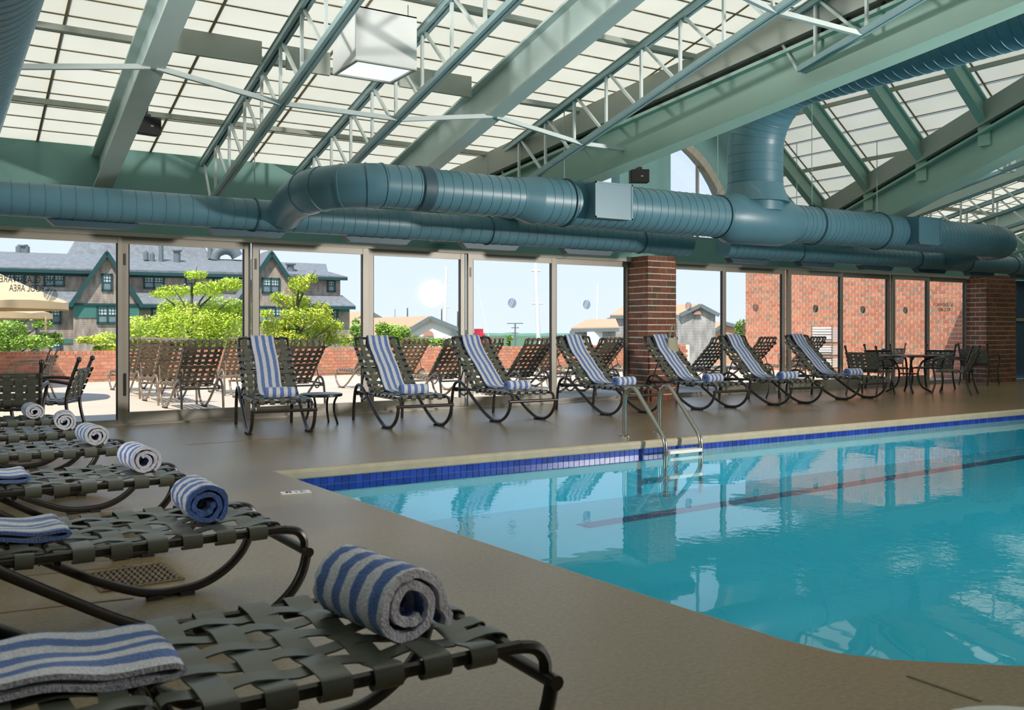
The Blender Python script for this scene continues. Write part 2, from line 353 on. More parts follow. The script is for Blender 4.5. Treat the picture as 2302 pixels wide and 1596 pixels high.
    def mesh(s, name, m):
        me = bpy.data.meshes.new(name); me.from_pydata(s.v, [], s.f)
        if s.sm:
            fl = [False]*len(s.f)
            for i in s.sm: fl[i] = True
            me.polygons.foreach_set('use_smooth', fl)
            if hasattr(me, 'set_sharp_from_angle'): me.set_sharp_from_angle(angle=R(42))
        if s.uv:
            l = me.uv_layers.new(name='UVMap')
            for i, p in enumerate(me.polygons):
                if i in s.uv:
                    for j, li in enumerate(p.loop_indices): l.data[li].uv = s.uv[i][j]
        for mm in (m if isinstance(m, list) else [m]): me.materials.append(M[mm] if isinstance(mm, str) else mm)
        me.update(); return me
    def build(s, name, m, parent=None, **kw):
        return put(name, s.mesh(name, m), parent, **kw)
def put(name, me, parent=None, loc=None, rot=None, **kw):
    o = bpy.data.objects.new(name, me); COL.objects.link(o)
    if parent: o.parent = parent
    if loc is not None: o.location = loc
    if rot is not None: o.rotation_euler = rot
    for k, v in kw.items(): o[k] = v
    return o
def thing(name, label, cat, loc=(0,0,0), rz=0, group=None, kind=None):
    o = bpy.data.objects.new(name, None); COL.objects.link(o); o.location = loc; o.rotation_euler = (0,0,rz); o.empty_display_size = .1
    o['label'] = label; o['category'] = cat
    if group: o['group'] = group
    if kind: o['kind'] = kind
    return o
def tag(o, label, cat, group=None, kind=None):
    o['label'] = label; o['category'] = cat
    if group: o['group'] = group
    if kind: o['kind'] = kind
    return o
def copy_tree(o, parent=None, loc=None, rz=None, label=None):
    c = o.copy(); COL.objects.link(c); c.parent = parent
    if loc is not None: c.location = loc
    if rz is not None: c.rotation_euler = (0, 0, rz)
    if label: c['label'] = label
    for ch in o.children: copy_tree(ch, c)
    return c
def struct(o, label=None, cat=None):
    o['kind'] = 'structure'
    if label: o['label'] = label; o['category'] = cat
    return o
def brick_set(parent, cells, m, m_r, proud=.006, limit=300, keyf=None):
    """cells: (center, axis 'X'/'Y', length, height, depth); the largest in view become objects, the rest one joined part"""
    cells = list(cells)
    if keyf: cells.sort(key=keyf)
    meshes = {}
    rest = cells[limit:]
    for c, ax, l, h, d in cells[:limit]:
        k = (ax, round(l, 3), round(h, 3), round(d, 3))
        if k not in meshes:
            e = (l/2, d/2, h/2) if ax == 'X' else (d/2, l/2, h/2)
            meshes[k] = MB().box([-x for x in e], e).mesh('brick', m)
        put('brick', meshes[k], parent, loc=Vector(c)+Vector([random.uniform(-.0012,.0012) for _ in range(3)]))
    if rest:
        mb = MB(); rn = []
        for c, ax, l, h, d in rest:
            e = Vector((l/2, d/2, h/2) if ax == 'X' else (d/2, l/2, h/2)); mb.box(Vector(c)-e, Vector(c)+e); rn += [random.random()]*6
        me = mb.mesh('brickwork', m_r); a = me.attributes.new('rnd', 'FLOAT', 'FACE'); a.data.foreach_set('value', rn)
        put('brickwork', me, parent, kind='stuff')
# ================================================================ SETTING
WY = 11.77            # window wall plane
Z_WIN = 2.31          # top of the glazing
Z_EAVE, S1, S2 = 3.30, .235, .75
XC, HALF = 10.0, 3.9
RY = WY - HALF*S2/S1  # main ridge
def z_main(y): return Z_EAVE + S1*(WY-y)
def z_gab(x): return Z_EAVE + S2*(HALF-abs(x-XC))
def valley_x(y, side): return XC + side*(HALF - (WY-y)*S1/S2)

# ---- deck with pool hole
POOL = [(2.31,7.34),(2.45,4.82),(2.55,3.505),(2.60,2.86),(2.645,2.35),(2.70,2.14),(2.80,2.00),(3.13,1.72),(4.6,.55),(5.0,.42),(18.0,.42),(18.0,7.34)]
WZ = -.145
def ring_floor():
    bm = bmesh.new()
    def loop(pts, z=0):
        vs = [bm.verts.new((x, y, z)) for x, y in pts]
        return [bm.edges.new((vs[i], vs[(i+1) % len(vs)])) for i in range(len(vs))]
    e = loop([(-9,-13.2),(27,-13.2),(27,WY+.16),(-9,WY+.16)]) + loop(POOL)
    bmesh.ops.triangle_fill(bm, edges=e, use_beauty=True)
    # drop triangles that fell inside the pool
    def inside(p):
        c = False
        for i in range(len(POOL)):
            (x0,y0),(x1,y1) = POOL[i], POOL[i-1]
            if (y0 > p.y) != (y1 > p.y) and p.x < (x1-x0)*(p.y-y0)/(y1-y0)+x0: c = not c
        return c
    bad = [f for f in bm.faces if inside(f.calc_center_median())]
    bmesh.ops.delete(bm, geom=bad, context='FACES_ONLY')
    for f in bm.faces:
        if f.normal.z < 0: f.normal_flip()
    me = bpy.data.meshes.new('floor'); bm.to_mesh(me); bm.free(); me.materials.append(M['deck']); return me
floor = struct(put('floor', ring_floor()))
# coping nose all round the pool
def off_poly(d):
    n = len(POOL); out = []
    cxp = sum(p[0] for p in POOL)/n
    for i in range(n):
        a, b, c = Vector(POOL[i-1]), Vector(POOL[i]), Vector(POOL[(i+1) % n])
        d1 = (b-a).normalized(); d2 = (c-b).normalized()
        n1 = Vector((-d1.y, d1.x)); n2 = Vector((-d2.y, d2.x))   # left normals (polygon runs ccw -> inward)
        nn = (n1+n2); nn = nn/max(nn.dot(n1), .3)*1.0
        out.append(b + nn*d)
    return out
area = sum(POOL[i-1][0]*POOL[i][1]-POOL[i][0]*POOL[i-1][1] for i in range(len(POOL)))/2
SGN = 1 if area > 0 else -1
mb = MB(); prof = [(-.002,0.0),(.012,-.004),(.022,-.016),(.026,-.03),(.026,-.075),(.02,-.085),(-.02,-.085)]
loops = [[Vector((p.x, p.y, z)) for p in off_poly(SGN*d)] for d, z in prof]; n = len(POOL)
fs = [(i*n+k, (i+1)*n+k, (i+1)*n+(k+1) % n, i*n+(k+1) % n) for i in range(len(prof)-1) for k in range(n)]
mb.add([v for l in loops for v in l], fs); mb.build('coping', 'coping', floor)
# basin
mb = MB(); ins = [Vector((p.x, p.y, 0)) for p in off_poly(SGN*-.0)]
top = [(p[0], p[1], -.08) for p in POOL]; DEP = -.56
bot = [(p[0], p[1], DEP) for p in POOL]
mb.add(top+bot, [(k, (k+1) % n, n+(k+1) % n, n+k) for k in range(n)]+[tuple(range(n, 2*n))])
basin = mb.build('pool_basin', 'plaster'); struct(basin)
MB().box((2.3,7.335,-.21),(18,7.36,-.085)).build('grout_bed', 'grout', basin)
tm = MB().box((-.0285,-.004,-.0295),(.0285,.004,.0295)).mesh('tile', 'tile')
x = 2.36
while x < 17.9:
    for zz in (-.117, -.1805):
        if zz < -.15 and x > 6.5: continue
        put('tile', tm, basin, loc=(x, 7.332, zz))
    x += .0635
# lane line on the pool floor, with its cross tee
MB().bar((4.75,6.42,DEP+.004),(17.6,7.05,DEP+.004),.17,.006).build('lane_stripe', 'lane', basin)
wm = MB(); wm.add([(p.x, p.y, WZ) for p in off_poly(SGN*-.004)], [tuple(range(n))])
water = wm.build('pool_water', 'water'); tag(water, 'clear turquoise swimming pool water reflecting the windows', 'water', kind='stuff')
if water.data.polygons[0].normal.z < 0: water.data.flip_normals()
# deck joints, depth marker, drain
mk = MB()
mk.box((-.10,-.05,0),(.10,.05,.004)); p = px_ground(665, 1107)
o = put('depth_marker', mk.mesh('depth_marker', 'plastic_white'), floor, loc=(p.x, p.y, 0), rot=(0,0,R(-8)))
m2 = MB(); m2.box((-.07,-.02,.004),(-.055,.03,.006)); m2.box((-.07,.02,.004),(-.03,.03,.006)); m2.box((-.045,-.03,.004),(-.03,.03,.006)); m2.box((-.005,-.03,.004),(.01,.03,.006)); m2.box((.03,.02,.004),(.07,.03,.006)); m2.box((.03,-.03,.004),(.07,-.02,.006)); m2.box((.03,-.03,.004),(.042,.03,.006))
put('marker_number', m2.mesh('marker_number', 'emblem'), o)
dr = px_ground(300, 1298)
for (a, b) in (((2040,1520),(2205,1577)), ((0,1378),(300,1345)), ((0,1300),(300,1272)), ((330,1225),(262,1290)), ((420,1000),(640,985))):
    A, B = px_ground(*a), px_ground(*b); MB().bar(A+Vector((0,0,.0005)), B+Vector((0,0,.0005)), .012, .003).build('deck_joint', 'joint', floor)
d0 = thing('floor_drain', 'rusty perforated floor drain grate beneath the loungers', 'drain', (dr.x, dr.y, 0), R(4))
MB().box((-.17,-.17,0.0005),(.17,.17,.003)).build('recess', 'dark', d0)
g = MB()
for i in range(13): g.box((-.165+i*.0265,-.165,.003),(-.153+i*.0265,.165,.009))
for j in range(7): g.box((-.165,-.165+j*.053,.003),(.165,-.155+j*.053,.009))
g.build('grate', mat('rust', rgb(118, 102, 84), .7, var=.4, vscale=14), d0)
fr = MB()
for a, b in (((-.18,-.18),(.18,-.165)),((-.18,.165),(.18,.18)),((-.18,-.165),(-.165,.165)),((.165,-.165),(.18,.165))): fr.box((a[0],a[1],.0005),(b[0],b[1],.008))
fr.build('frame', 'joint', d0)

# ---- window wall
def wall_piece(mb, x0, x1, z0, z1, y0=WY, y1=WY+.22): mb.box((x0,y0,z0),(x1,y1,z1))
ARC_R, ARC_Z, SILL = 2.0, 2.53, 2.75
mb = MB()
wall_piece(mb, -9, XC-HALF, Z_WIN, Z_EAVE+.02); wall_piece(mb, XC+HALF, 27, Z_WIN, Z_EAVE+.02)
wall_piece(mb, XC-HALF, XC+HALF, Z_WIN, SILL)
wall_piece(mb, -9, Xw(-700, WY), 0, Z_WIN)
wall_back = struct(mb.build('wall_back', 'header'))
# gable end with the arched window
mb = MB(); xs = sorted(set([XC-HALF+i*HALF/24 for i in range(49)] + [XC+ARC_R*math.sin(R(a)) for a in range(-84, 85, 6)] + [XC-.55, XC+.55, XC-1.98, XC+1.98]))
def low(x):
    d = abs(x-XC)
    return SILL if d >= 1.985 else max(SILL, ARC_Z+math.sqrt(max(0, ARC_R**2-d*d)))
for a, b in zip(xs, xs[1:]):
    m_ = (a+b)/2
    la, lb = (SILL, SILL) if abs(m_-XC) > 1.985 or abs(m_-XC) < .55 else (low(a), low(b))
    ya, yb = WY, WY+.22; za, zb = z_gab(a), z_gab(b)
    mb.prism([(a,ya,la),(b,ya,lb),(b,ya,zb),(a,ya,za)], (0,.22,0))
gw = struct(mb.build('wall_gable', 'gablewall'))
# arch trim, panes and mullions
def arch_pts(r, n=30, a0=-80, a1=80): return [Vector((XC+r*math.sin(R(a0+(a1-a0)*i/n)), 0, ARC_Z+r*math.cos(R(a0+(a1-a0)*i/n)))) for i in range(n+1)]
win_arch = thing('window_13', 'arched gable window with grey trim above the brick column', 'window', (0, WY, 0), kind='structure')
mb = MB(); q = arch_pts(ARC_R-.03, 32, -83.5, 83.5)
for a, b in zip(q, q[1:]): mb.bar(a+Vector((0,-.01,0)), b+Vector((0,-.01,0)), .14, .10, up=(0,1,0))
mb.build('trim', 'alu', win_arch)
mb = MB(); q = arch_pts(ARC_R+.09, 32, -83.5, 83.5)
for a, b in zip(q, q[1:]): mb.bar(a+Vector((0,-.02,0)), b+Vector((0,-.02,0)), .08, .05, up=(0,1,0))
mb.build('outer_trim', 'header', win_arch)
for sgn in (-1, 1):
    mb = MB(); pts = [Vector((XC+sgn*.55,.1,SILL))]+[Vector((XC+sgn*x_,.1,low(XC+x_))) for x_ in (.55,.8,1.05,1.3,1.5,1.65,1.8,1.92,1.975)]+[Vector((XC+sgn*1.975,.1,SILL))]
    mb.add(pts, [tuple(range(len(pts)))]); mb.build('pane', 'glass', win_arch)
    MB().box((XC+sgn*1.25-.02,.07,SILL),(XC+sgn*1.25+.02,.12,low(XC+1.25))).build('mullion', 'alu', win_arch)

# ---- sliding doors and fixed lights
EMB = MB()
def clip_circle(lo, hi, ang=25, r=.075):
    pts = [(r*math.cos(2*math.pi*i/40), r*math.sin(2*math.pi*i/40)) for i in range(40)]
    ca, sa = math.cos(R(ang)), math.sin(R(ang))
    def clip(P, f):
        o = []
        for i in range(len(P)):
            a, b = P[i-1], P[i]; fa, fb = f(a), f(b)
            if (fa >= 0) != (fb >= 0):
                t = fa/(fa-fb); o.append((a[0]+(b[0]-a[0])*t, a[1]+(b[1]-a[1])*t))
            if fb >= 0: o.append(b)
        return o
    g = lambda p: p[0]*ca-p[1]*sa
    P = clip(pts, lambda p: g(p)-lo*r); P = clip(P, lambda p: hi*r-g(p)) if P else P
    return P
for lo, hi in ((-1.1,-.42),(-.30,-.02),(.10,1.1)):
    P = clip_circle(lo, hi)
    if lo == .10:   # the notch in the right-hand piece
        P = [(x_*1, z_) for x_, z_ in P]
    EMB.prism([(x_,0,z_) for x_, z_ in P], (0,.002,0))
emb_me = EMB.mesh('emblem', 'emblem')
cut = MB(); cut.prism([(.004,-.001,-.006),(.07,-.001,-.04),(.06,-.001,-.056),(.0,-.001,-.018)], (0,.0008,0))
PAN = [(-380,-20,.05),(-20,275,.05),(275,568,.13),(569,830,.13),(832,1053,.13),(1054,1252,.13),(1252,1419,.05),(1516,1631,.05),(1632,1773,.17),(1774,1897,.17),(1897,2009,.17),(2009,2092,.17),(2092,2180,.05)]
EMBX = {1:115, 5:1155, 6:1328, 7:1552, 8:1709, 9:1838, 10:1950, 11:2040}
hands = {2:283, 3:576, 5:1062}
win_objs = []
for i, (a, b, br) in enumerate(PAN):
    x0, x1 = Xw(a, WY), Xw(b, WY); nm = 'door_%d' % (i+1)
    desc = ['end','mirrored-lettering','first','second','third','fourth','fifth','first','second','third','fourth','fifth','last'][i]
    side = 'left' if i < 7 else 'right'
    w_ = thing(nm, '%s grey aluminium glazed panel on the %s of the brick column' % (desc, side), 'glass door', (x0, WY, 0), kind='structure')
    W = x1-x0; st = .085 if br > .1 else .05; yo = .02 if i % 2 else .08
    for xx in (0, W-st): MB().box((xx+.003, yo, .02), (xx+st-.003, yo+.06, Z_WIN-.045)).build('stile', 'alu', w_)
    MB().box((st-.003,yo+.005,Z_WIN-.13),(W-st+.003,yo+.055,Z_WIN-.045)).build('top_rail', 'alu', w_)
    MB().box((st-.003,yo+.005,.02),(W-st+.003,yo+.055,.02+br)).build('bottom_rail', 'alu', w_)
    gk = MB(); gk.box((st-.004,yo+.012,.02+br),(st+.012,yo+.048,Z_WIN-.13)); gk.box((W-st-.012,yo+.012,.02+br),(W-st+.004,yo+.048,Z_WIN-.13)); gk.build('gasket', 'gasket', w_)
    pn = MB(); pn.add([(st,yo+.03,.02+br),(W-st,yo+.03,.02+br),(W-st,yo+.03,Z_WIN-.13),(st,yo+.03,Z_WIN-.13)], [(0,1,2,3)]); pn.build('pane', 'glass', w_)
    if i in hands:
        hb = MB(); hb.box((.03,yo-.012,.35),(.055,yo,.62)); hb.build('pull_slot', 'gasket', w_)
        MB().box((.03,yo-.01,1.92),(.052,yo,2.06)).build('latch', 'alu_dark', w_)
    if i in EMBX:
        put('emblem', emb_me, w_, loc=(Xw(EMBX[i], WY)-x0, yo+.026, 1.55))
    win_objs.append(w_)
# frame head, sill and posts
mb = MB(); mb.box((Xw(-380,WY),WY,Z_WIN-.045),(Xw(1419,WY),WY+.17,Z_WIN)); mb.box((Xw(1516,WY),WY,Z_WIN-.045),(Xw(2180,WY),WY+.17,Z_WIN))
struct(mb.build('trim_1', 'alu'))
mb = MB(); mb.box((Xw(-380,WY),WY,0),(Xw(1419,WY),WY+.17,.02)); mb.box((Xw(1516,WY),WY,0),(Xw(2180,WY),WY+.17,.02))
struct(mb.build('trim_2', 'alu'))
def lettering(name, txt, parent, loc, width, height, m):
    cu = bpy.data.curves.new(name, 'FONT'); cu.body = txt; cu.size = 1; cu.extrude = .002
    t = bpy.data.objects.new(name, cu); COL.objects.link(t); bpy.context.view_layer.update()
    me = bpy.data.meshes.new_from_object(t.evaluated_get(bpy.context.evaluated_depsgraph_get())); bpy.data.objects.remove(t)
    xs_ = [v.co.x for v in me.vertices]; ys_ = [v.co.y for v in me.vertices]
    sx, sy = width/(max(xs_)-min(xs_)), height/(max(ys_)-min(ys_)); x_0, y_0 = min(xs_), min(ys_)
    for v in me.vertices: v.co = (-(v.co.x-x_0)*sx, v.co.z*.5, (v.co.y-y_0)*sy)
    me.flip_normals(); me.materials.clear(); me.materials.append(M[m])
    return put(name, me, parent, loc=loc)
wx = win_objs[1].location.x; yo = .02+.024
pA = px_Y(122, 637, WY); pB = px_Y(-22, 637, WY); zt = px_Y(122, 622, WY).z-pA.z
lettering('lettering', 'NO GLASSWARE IN', win_objs[1], (pA.x-wx, yo, pA.z), pA.x-pB.x, zt, 'ink')
pA = px_Y(99, 656, WY); pB = px_Y(21, 656, WY)
lettering('lettering', 'POOL AREA', win_objs[1], (pA.x-wx, yo, pA.z), pA.x-pB.x, zt, 'ink')
wx = win_objs[12].location.x; yo = .08+.024
pA = px_Y(2152, 689, WY); pB = px_Y(2124, 689, WY)
lettering('lettering', 'NO GLASSWARE IN', win_objs[12], (pA.x-wx, yo, pA.z), pA.x-pB.x+.25, .075, 'ink')
pA = px_Y(2152, 700, WY)
lettering('lettering', 'POOL AREA', win_objs[12], (pA.x-wx-.1, yo, pA.z), .45, .075, 'ink')

# ---- brick columns
BP, BL, JN = .103, .206, .017
def column(name, x0, x1, y0, y1, ztop, label):
    c = MB().box((x0+.012,y0+.012,0),(x1-.012,y1,ztop)).build(name, 'mortar'); struct(c, label, 'column')
    cells = []; nz = int(ztop/BP)
    for k in range(nz+1):
        z0 = k*BP; h = min(BP-JN, ztop-z0-.002)
        if h < .02: continue
        zc = z0+h/2; o = (k % 2)*BL/2
        def run(lo, hi, ax, fixed, out):
            p = lo-o
            while p < hi-.01:
                a, b = max(p, lo), min(p+BL-JN, hi)
                if b-a > .025:
                    m_ = (a+b)/2
                    cells.append(((m_, fixed+.026, zc) if ax == 'X' else (fixed+(.026 if out < 0 else -.026), m_, zc), ax, b-a, h, .052))
                p += BL
        run(x0, x1, 'X', y0, -1); run(y0+.054, y1, 'Y', x0, -1); run(y0+.054, y1, 'Y', x1, 1)
    brick_set(c, cells, 'brick', 'brick_r'); return c
column('brick_column', 9.70, 10.30, 11.36, WY+.2, Z_WIN+.03, 'square brick column between the glazed doors under the arch')
column('brick_column', 19.28, 20.45, 11.42, WY+.2, Z_WIN+.03, 'dark brick column at the far right end of the glazing')
# right end beyond the second column: door jamb and blue wall
struct(MB().box((20.5,WY-.02,0),(20.68,WY+.2,Z_WIN)).build('trim_3', 'alu'))
mb = MB(); mb.box((20.7,WY+.25,0),(27,WY+.4,1.35)); mb.box((20.7,WY+.25,1.42),(27,WY+.4,Z_WIN))
wr = struct(mb.build('wall_end', 'bluewall')); MB().box((20.7,WY+.22,1.35),(27,WY+.4,1.42)).build('chair_rail', 'alu', wr)
cl = thing('door_closer', 'small grey door closer arm on the far right door jamb', 'door closer', (20.6, WY-.02, 1.98))
MB().box((-.06,-.06,-.04),(.1,0,.04)).build('body', 'alu', cl); MB().box((.05,-.1,.0),(.3,-.08,.015)).build('arm', 'alu', cl)
# walls out of view that close the room
struct(MB().box((-9.2,-13.4,0),(-9,WY+.2,7)).build('wall_left', 'gablewall'))
struct(MB().box((27,-13.4,0),(27.2,WY+.4,7)).build('wall_right', 'gablewall'))
struct(MB().box((-9.2,-13.4,0),(27.2,-13.2,3.3)).build('wall_front', 'gablewall'))

# ================================================================ ROOF
def clip_poly(P, f):
    o = []
    for i in range(len(P)):
        a, b = P[i-1], P[i]; fa, fb = f(a), f(b)
        if (fa >= 0) != (fb >= 0):
            t = fa/(fa-fb); o.append((a[0]+(b[0]-a[0])*t, a[1]+(b[1]-a[1])*t))
        if fb >= 0: o.append(b)
    return o
k_ = S1/S2
fL = lambda p: -(p[0]-(XC-HALF+(WY-p[1])*k_))    # >=0 left of the left valley
fR = lambda p: p[0]-(XC+HALF-(WY-p[1])*k_)       # >=0 right of the right valley
panes = []
SX, SY, X0 = 1.22, .305, .985
for ix in range(-9, 24):
    for iy in range(0, 42):
        xa, xb = X0+ix*SX, X0+(ix+1)*SX; yb, ya = WY+.32-iy*SY, WY+.32-(iy+1)*SY
        ya = max(ya, RY)
        if yb-ya < .02: continue
        g_ = .009
        P = [(xa+g_,ya+g_),(xb-g_,ya+g_),(xb-g_,yb-g_),(xa+g_,yb-g_)]
        for f in (fL, fR):
            Q = clip_poly(P, f)
            if len(Q) > 2 and (f is fL) == (sum(p[0] for p in Q)/len(Q) < XC):
                panes.append([(x_, y_, z_main(y_)) for x_, y_ in Q])
# gable slopes: courses run along Y, rows step across X
for side in (-1, 1):
    for iy in range(0, 11):
        yb, ya = WY+.4-iy*1.22, WY+.4-(iy+1)*1.22
        for ix in range(0, 16):
            d0_, d1_ = ix*.25, (ix+1)*.25
            xa, xb = sorted((XC+side*d0_, XC+side*d1_)); g_ = .009
            P = [(xa+g_,ya+g_),(xb-g_,ya+g_),(xb-g_,yb-g_),(xa+g_,yb-g_)]
            Q = clip_poly(P, (lambda p: -fL(p)) if side < 0 else (lambda p: -fR(p)))
            if len(Q) > 2: panes.append([(x_, y_, z_gab(x_)) for x_, y_ in Q])
def vis_area(P):
    q = [proj(p) for p in P]
    if any(a is None for a in q): return 0
    c = (sum(a[0] for a in q)/len(q), sum(a[1] for a in q)/len(q))
    if not (-20 < c[0] < IW+20 and -20 < c[1] < IH): return 0
    return abs(sum(q[i-1][0]*q[i][1]-q[i][0]*q[i-1][1] for i in range(len(q))))/2
panes.sort(key=vis_area, reverse=True)
ceil = MB()
# the grid the panes sit in: dark-brown bars just above them
def gz(x, y): return z_main(y) if (fL((x, y)) >= 0 or fR((x, y)) >= 0) else z_gab(x)
for ix in range(-9, 25):
    xx = X0+ix*SX
    ylim = RY
    if XC-HALF < xx < XC+HALF: ylim = None
    segs = []
    if ylim is None:
        yv = WY-(HALF-abs(xx-XC))/k_
        segs = [(RY, yv)]
    else: segs = [(RY, WY+.32)]
    for a, b in segs: ceil.bar((xx, a, z_main(a)+.006), (xx, b, z_main(b)+.006), .022, .03)
for iy in range(0, 43):
    yy = WY+.32-iy*SY
    if yy < RY: continue
    zz = z_main(yy)+.006; vl, vr = valley_x(min(yy, WY), -1), valley_x(min(yy, WY), 1)
    ceil.bar((-9,yy,zz),(vl,yy,zz),.020,.02); ceil.bar((vr,yy,zz),(27,yy,zz),.020,.02)
for side in (-1, 1):
    for ix in range(0, 16):
        x_ = XC+side*ix*.25; yv = max(RY, WY-(HALF-abs(x_-XC))/k_)
        ceil.bar((x_,yv,z_gab(x_)+.006),(x_,WY+.4,z_gab(x_)+.006),.018,.02)
    for iy in range(0, 11):
        yy = WY+.4-iy*1.22; dv = min(HALF, HALF-(WY-yy)*k_) if yy < WY else HALF
        if dv > .05: ceil.bar((XC,yy,z_gab(XC)+.006),(XC+side*dv,yy,z_gab(XC+dv)+.006),.020,.03)
m_bar = mat('gridbar', rgb(150, 132, 100), .7)
ceiling = struct(ceil.build('ceiling', m_bar))
for P in panes[:300]:
    c = sum((Vector(p) for p in P), Vector())/len(P)
    mb = MB(); mb.add([Vector(p)-c for p in P], [tuple(range(len(P)))]); mb.build('pane', 'roofpane', ceiling, loc=c)
mb = MB()
for P in panes[300:]: mb.add(P, [tuple(range(len(P)))])
# the far slope of the roof behind the viewer
zr = z_main(RY)
o = mb.build('glazing', 'roofpane', ceiling, kind='stuff')

struct(MB().prism([(-9,RY,zr),(27,RY,zr),(27,-13.4,zr-S1*(RY+13.4)),(-9,-13.4,zr-S1*(RY+13.4))], (0,0,.15)).build('ceiling_rear', 'soffit'))
struct(MB().box((-9.2,WY+.32,3.12),(XC-HALF-.1,WY+.48,3.28)).build('shade_gutter_left', 'alu_dark')); struct(MB().box((XC+HALF+.1,WY+.32,3.12),(27.2,WY+.48,3.28)).build('shade_gutter_right', 'alu_dark'))  # unseen gutters added so the eave throws a longer shadow
# ---- purlins
for i, yy in enumerate((10.70, 9.21, 7.70, 6.19, 4.68, 3.17)):
    zz = z_main(yy)-.035; vl, vr = valley_x(yy, -1), valley_x(yy, 1)
    for a, b in ((-9, vl), (vr, 27)):
        struct(MB().bar((a,yy,zz),(b,yy,zz),.06,.055).build('roof_purlin', 'grey'), 'grey purlin bar under the translucent roof', 'purlin')
for a, b in ((1.78,2.70),(2.95,3.40),(4.18,5.05),(-1.5,-.3)):
    struct(MB().box((a,8.90,z_main(8.93)-.24),(b,8.94,z_main(8.93)-.01)).build('roof_plate', 'grey'), 'flat grey plate between the roof beams', 'plate')
# ---- deep rafters
def ibeam(mb, a, b, dep, fw, tw=.02, tf=.025, up=(0,0,1)):
    a = Vector(a); b = Vector(b); u = Vector(up)
    mb.bar(a-u*tf/2, b-u*tf/2, fw, tf, up); mb.bar(a-u*(dep-tf/2), b-u*(dep-tf/2), fw, tf, up); mb.bar(a-u*dep/2, b-u*dep/2, tw, dep-2*tf, up)
for k, bx in enumerate((-5.45, -1.90, 1.65, 5.20, 14.80, 18.35, 21.90)):
    y1 = WY if bx < 6.1 or bx > 13.9 else WY
    b_ = MB(); ibeam(b_, (bx, WY-.01, z_main(WY)-.09), (bx, RY, z_main(RY)-.09), .46, .20)
    struct(b_.build('roof_beam', 'sage'), ['', 'left end roof beam', 'sage green roof beam with the loudspeaker', 'deep sage green roof beam left of the valley beam', 'first roof beam right of the valleys', 'second roof beam right of the valleys', 'right end roof beam'][k] or 'outermost left roof beam', 'beam')
# ---- open-web joists
def truss(x, y_end, y_top=RY, label='', group=None, dep=.60):
    z0 = -.10
    t = thing('roof_truss', label, 'truss', (x, 0, 0), kind='structure')
    m1 = MB(); zt = lambda y: z_main(y)+z0
    for sgn in (-1, 1): m1.bar((sgn*.028, y_end, zt(y_end)), (sgn*.028, y_top, zt(y_top)), .035, .07)
    m1.bar((0, y_end, zt(y_end)+.03), (0, y_top, zt(y_top)+.03), .11, .012); m1.build('top_chord', 'chord', t)
    m2 = MB(); yb = y_end-.38; zb = lambda y: zt(y)-dep
    for sgn in (-1, 1): m2.bar((sgn*.028, yb, zb(yb)), (sgn*.028, y_top, zb(y_top)), .035, .055)
    m2.build('bottom_chord', 'chord', t)
    y = y_end-.40; first = True
    mesh_key = None
    while y > max(y_top, -.4):
        if first:
            MB().bar((0,y_end-.05,zt(y_end)-.02),(0,yb+.02,zb(yb)),.025,.025).build('web_bar', 'web', t); first = False
        MB().bar((0,y-.18,zt(y-.18)),(0,y-.18,zb(y-.18)),.028,.028,up=(0,1,0)).build('web_bar', 'web', t)
        MB().bar((0,y-.22,zt(y-.22)),(0,y-.72,zb(y-.72)),.028,.028).build('web_bar', 'web', t)
        y -= .61
    return t
for x_, lab in ((-4.26,'outer left'),(-3.08,'next outer left'),(-.71,'nearest left'),(.47,'second left'),(2.83,'first'),(4.05,'second')):
    truss(x_, WY-.02, label='%s open-web roof truss %s' % (lab, 'between the two sage beams' if x_ > 2 else 'left of the loudspeaker beam'))
for x_ in (6.42, 7.60, 8.78):
    yv = WY-(x_-(XC-HALF))/k_
    truss(x_, yv-.1, label='%s jack truss running up from the left valley beam' % {6.42:'long', 7.60:'short', 8.78:'shortest'}[x_])
for x_ in (11.2, 12.4, 13.6):
    yv = WY-((XC+HALF)-x_)/k_
    truss(x_, yv-.1, label='%s jack truss right of the right valley beam' % {11.2:'upper', 12.4:'middle', 13.6:'lower'}[x_])
for x_ in (15.98, 17.16, 19.53, 20.71): truss(x_, WY-.02, label='%s roof truss at the far right' % {15.98:'first', 17.16:'second', 19.53:'third', 20.71:'fourth'}[x_])
# ---- bridging bars tying the bottom chords
def zbot(y): return z_main(y)-.74
for yy in (8.67, 5.75):
    stops = [-1.90, -.71, .47, 1.65, 2.83, 4.05, 5.20, 6.42, 7.60]
    for a, b in zip(stops, stops[1:]):
        if b > valley_x(yy, -1)+.9: continue
        za = zbot(yy)+(.2 if a in (-1.90, 1.65, 5.20) else .03); zb_ = zbot(yy)+(.2 if b in (-1.90, 1.65, 5.20) else .03)
        o = MB().bar((a+.03,yy,za),(b-.03,yy,zb_),.045,.045).build('bridging_bar', 'web'); struct(o, 'pale steel bridging bar between roof trusses', 'brace')
# ---- valley beams with curb, gap and lower girder
for side, nm in ((-1, 'left'), (1, 'right')):
    t = thing('valley_beam', 'green %s valley girder of the gabled roof' % nm, 'beam', (0,0,0), kind='structure')
    A = Vector((XC+side*HALF, WY-.03, Z_EAVE)); B = Vector((XC+side*.05, RY+.2, z_main(RY+.2)))
    up = Vector((0,0,1))
    MB().bar(A-up*.17, B-up*.17, .30, .30).build('curb', 'grey', t)
    MB().bar(A-up*.36, B-up*.36, .10, .10).build('gap_shade', 'dark', t)  # dark bar painted in for the shade of the open gap
    mb = MB(); ibeam(mb, A-up*.40, B-up*.40, .52, .30, tw=.10, tf=.035); mb.build('girder', 'valley', t)
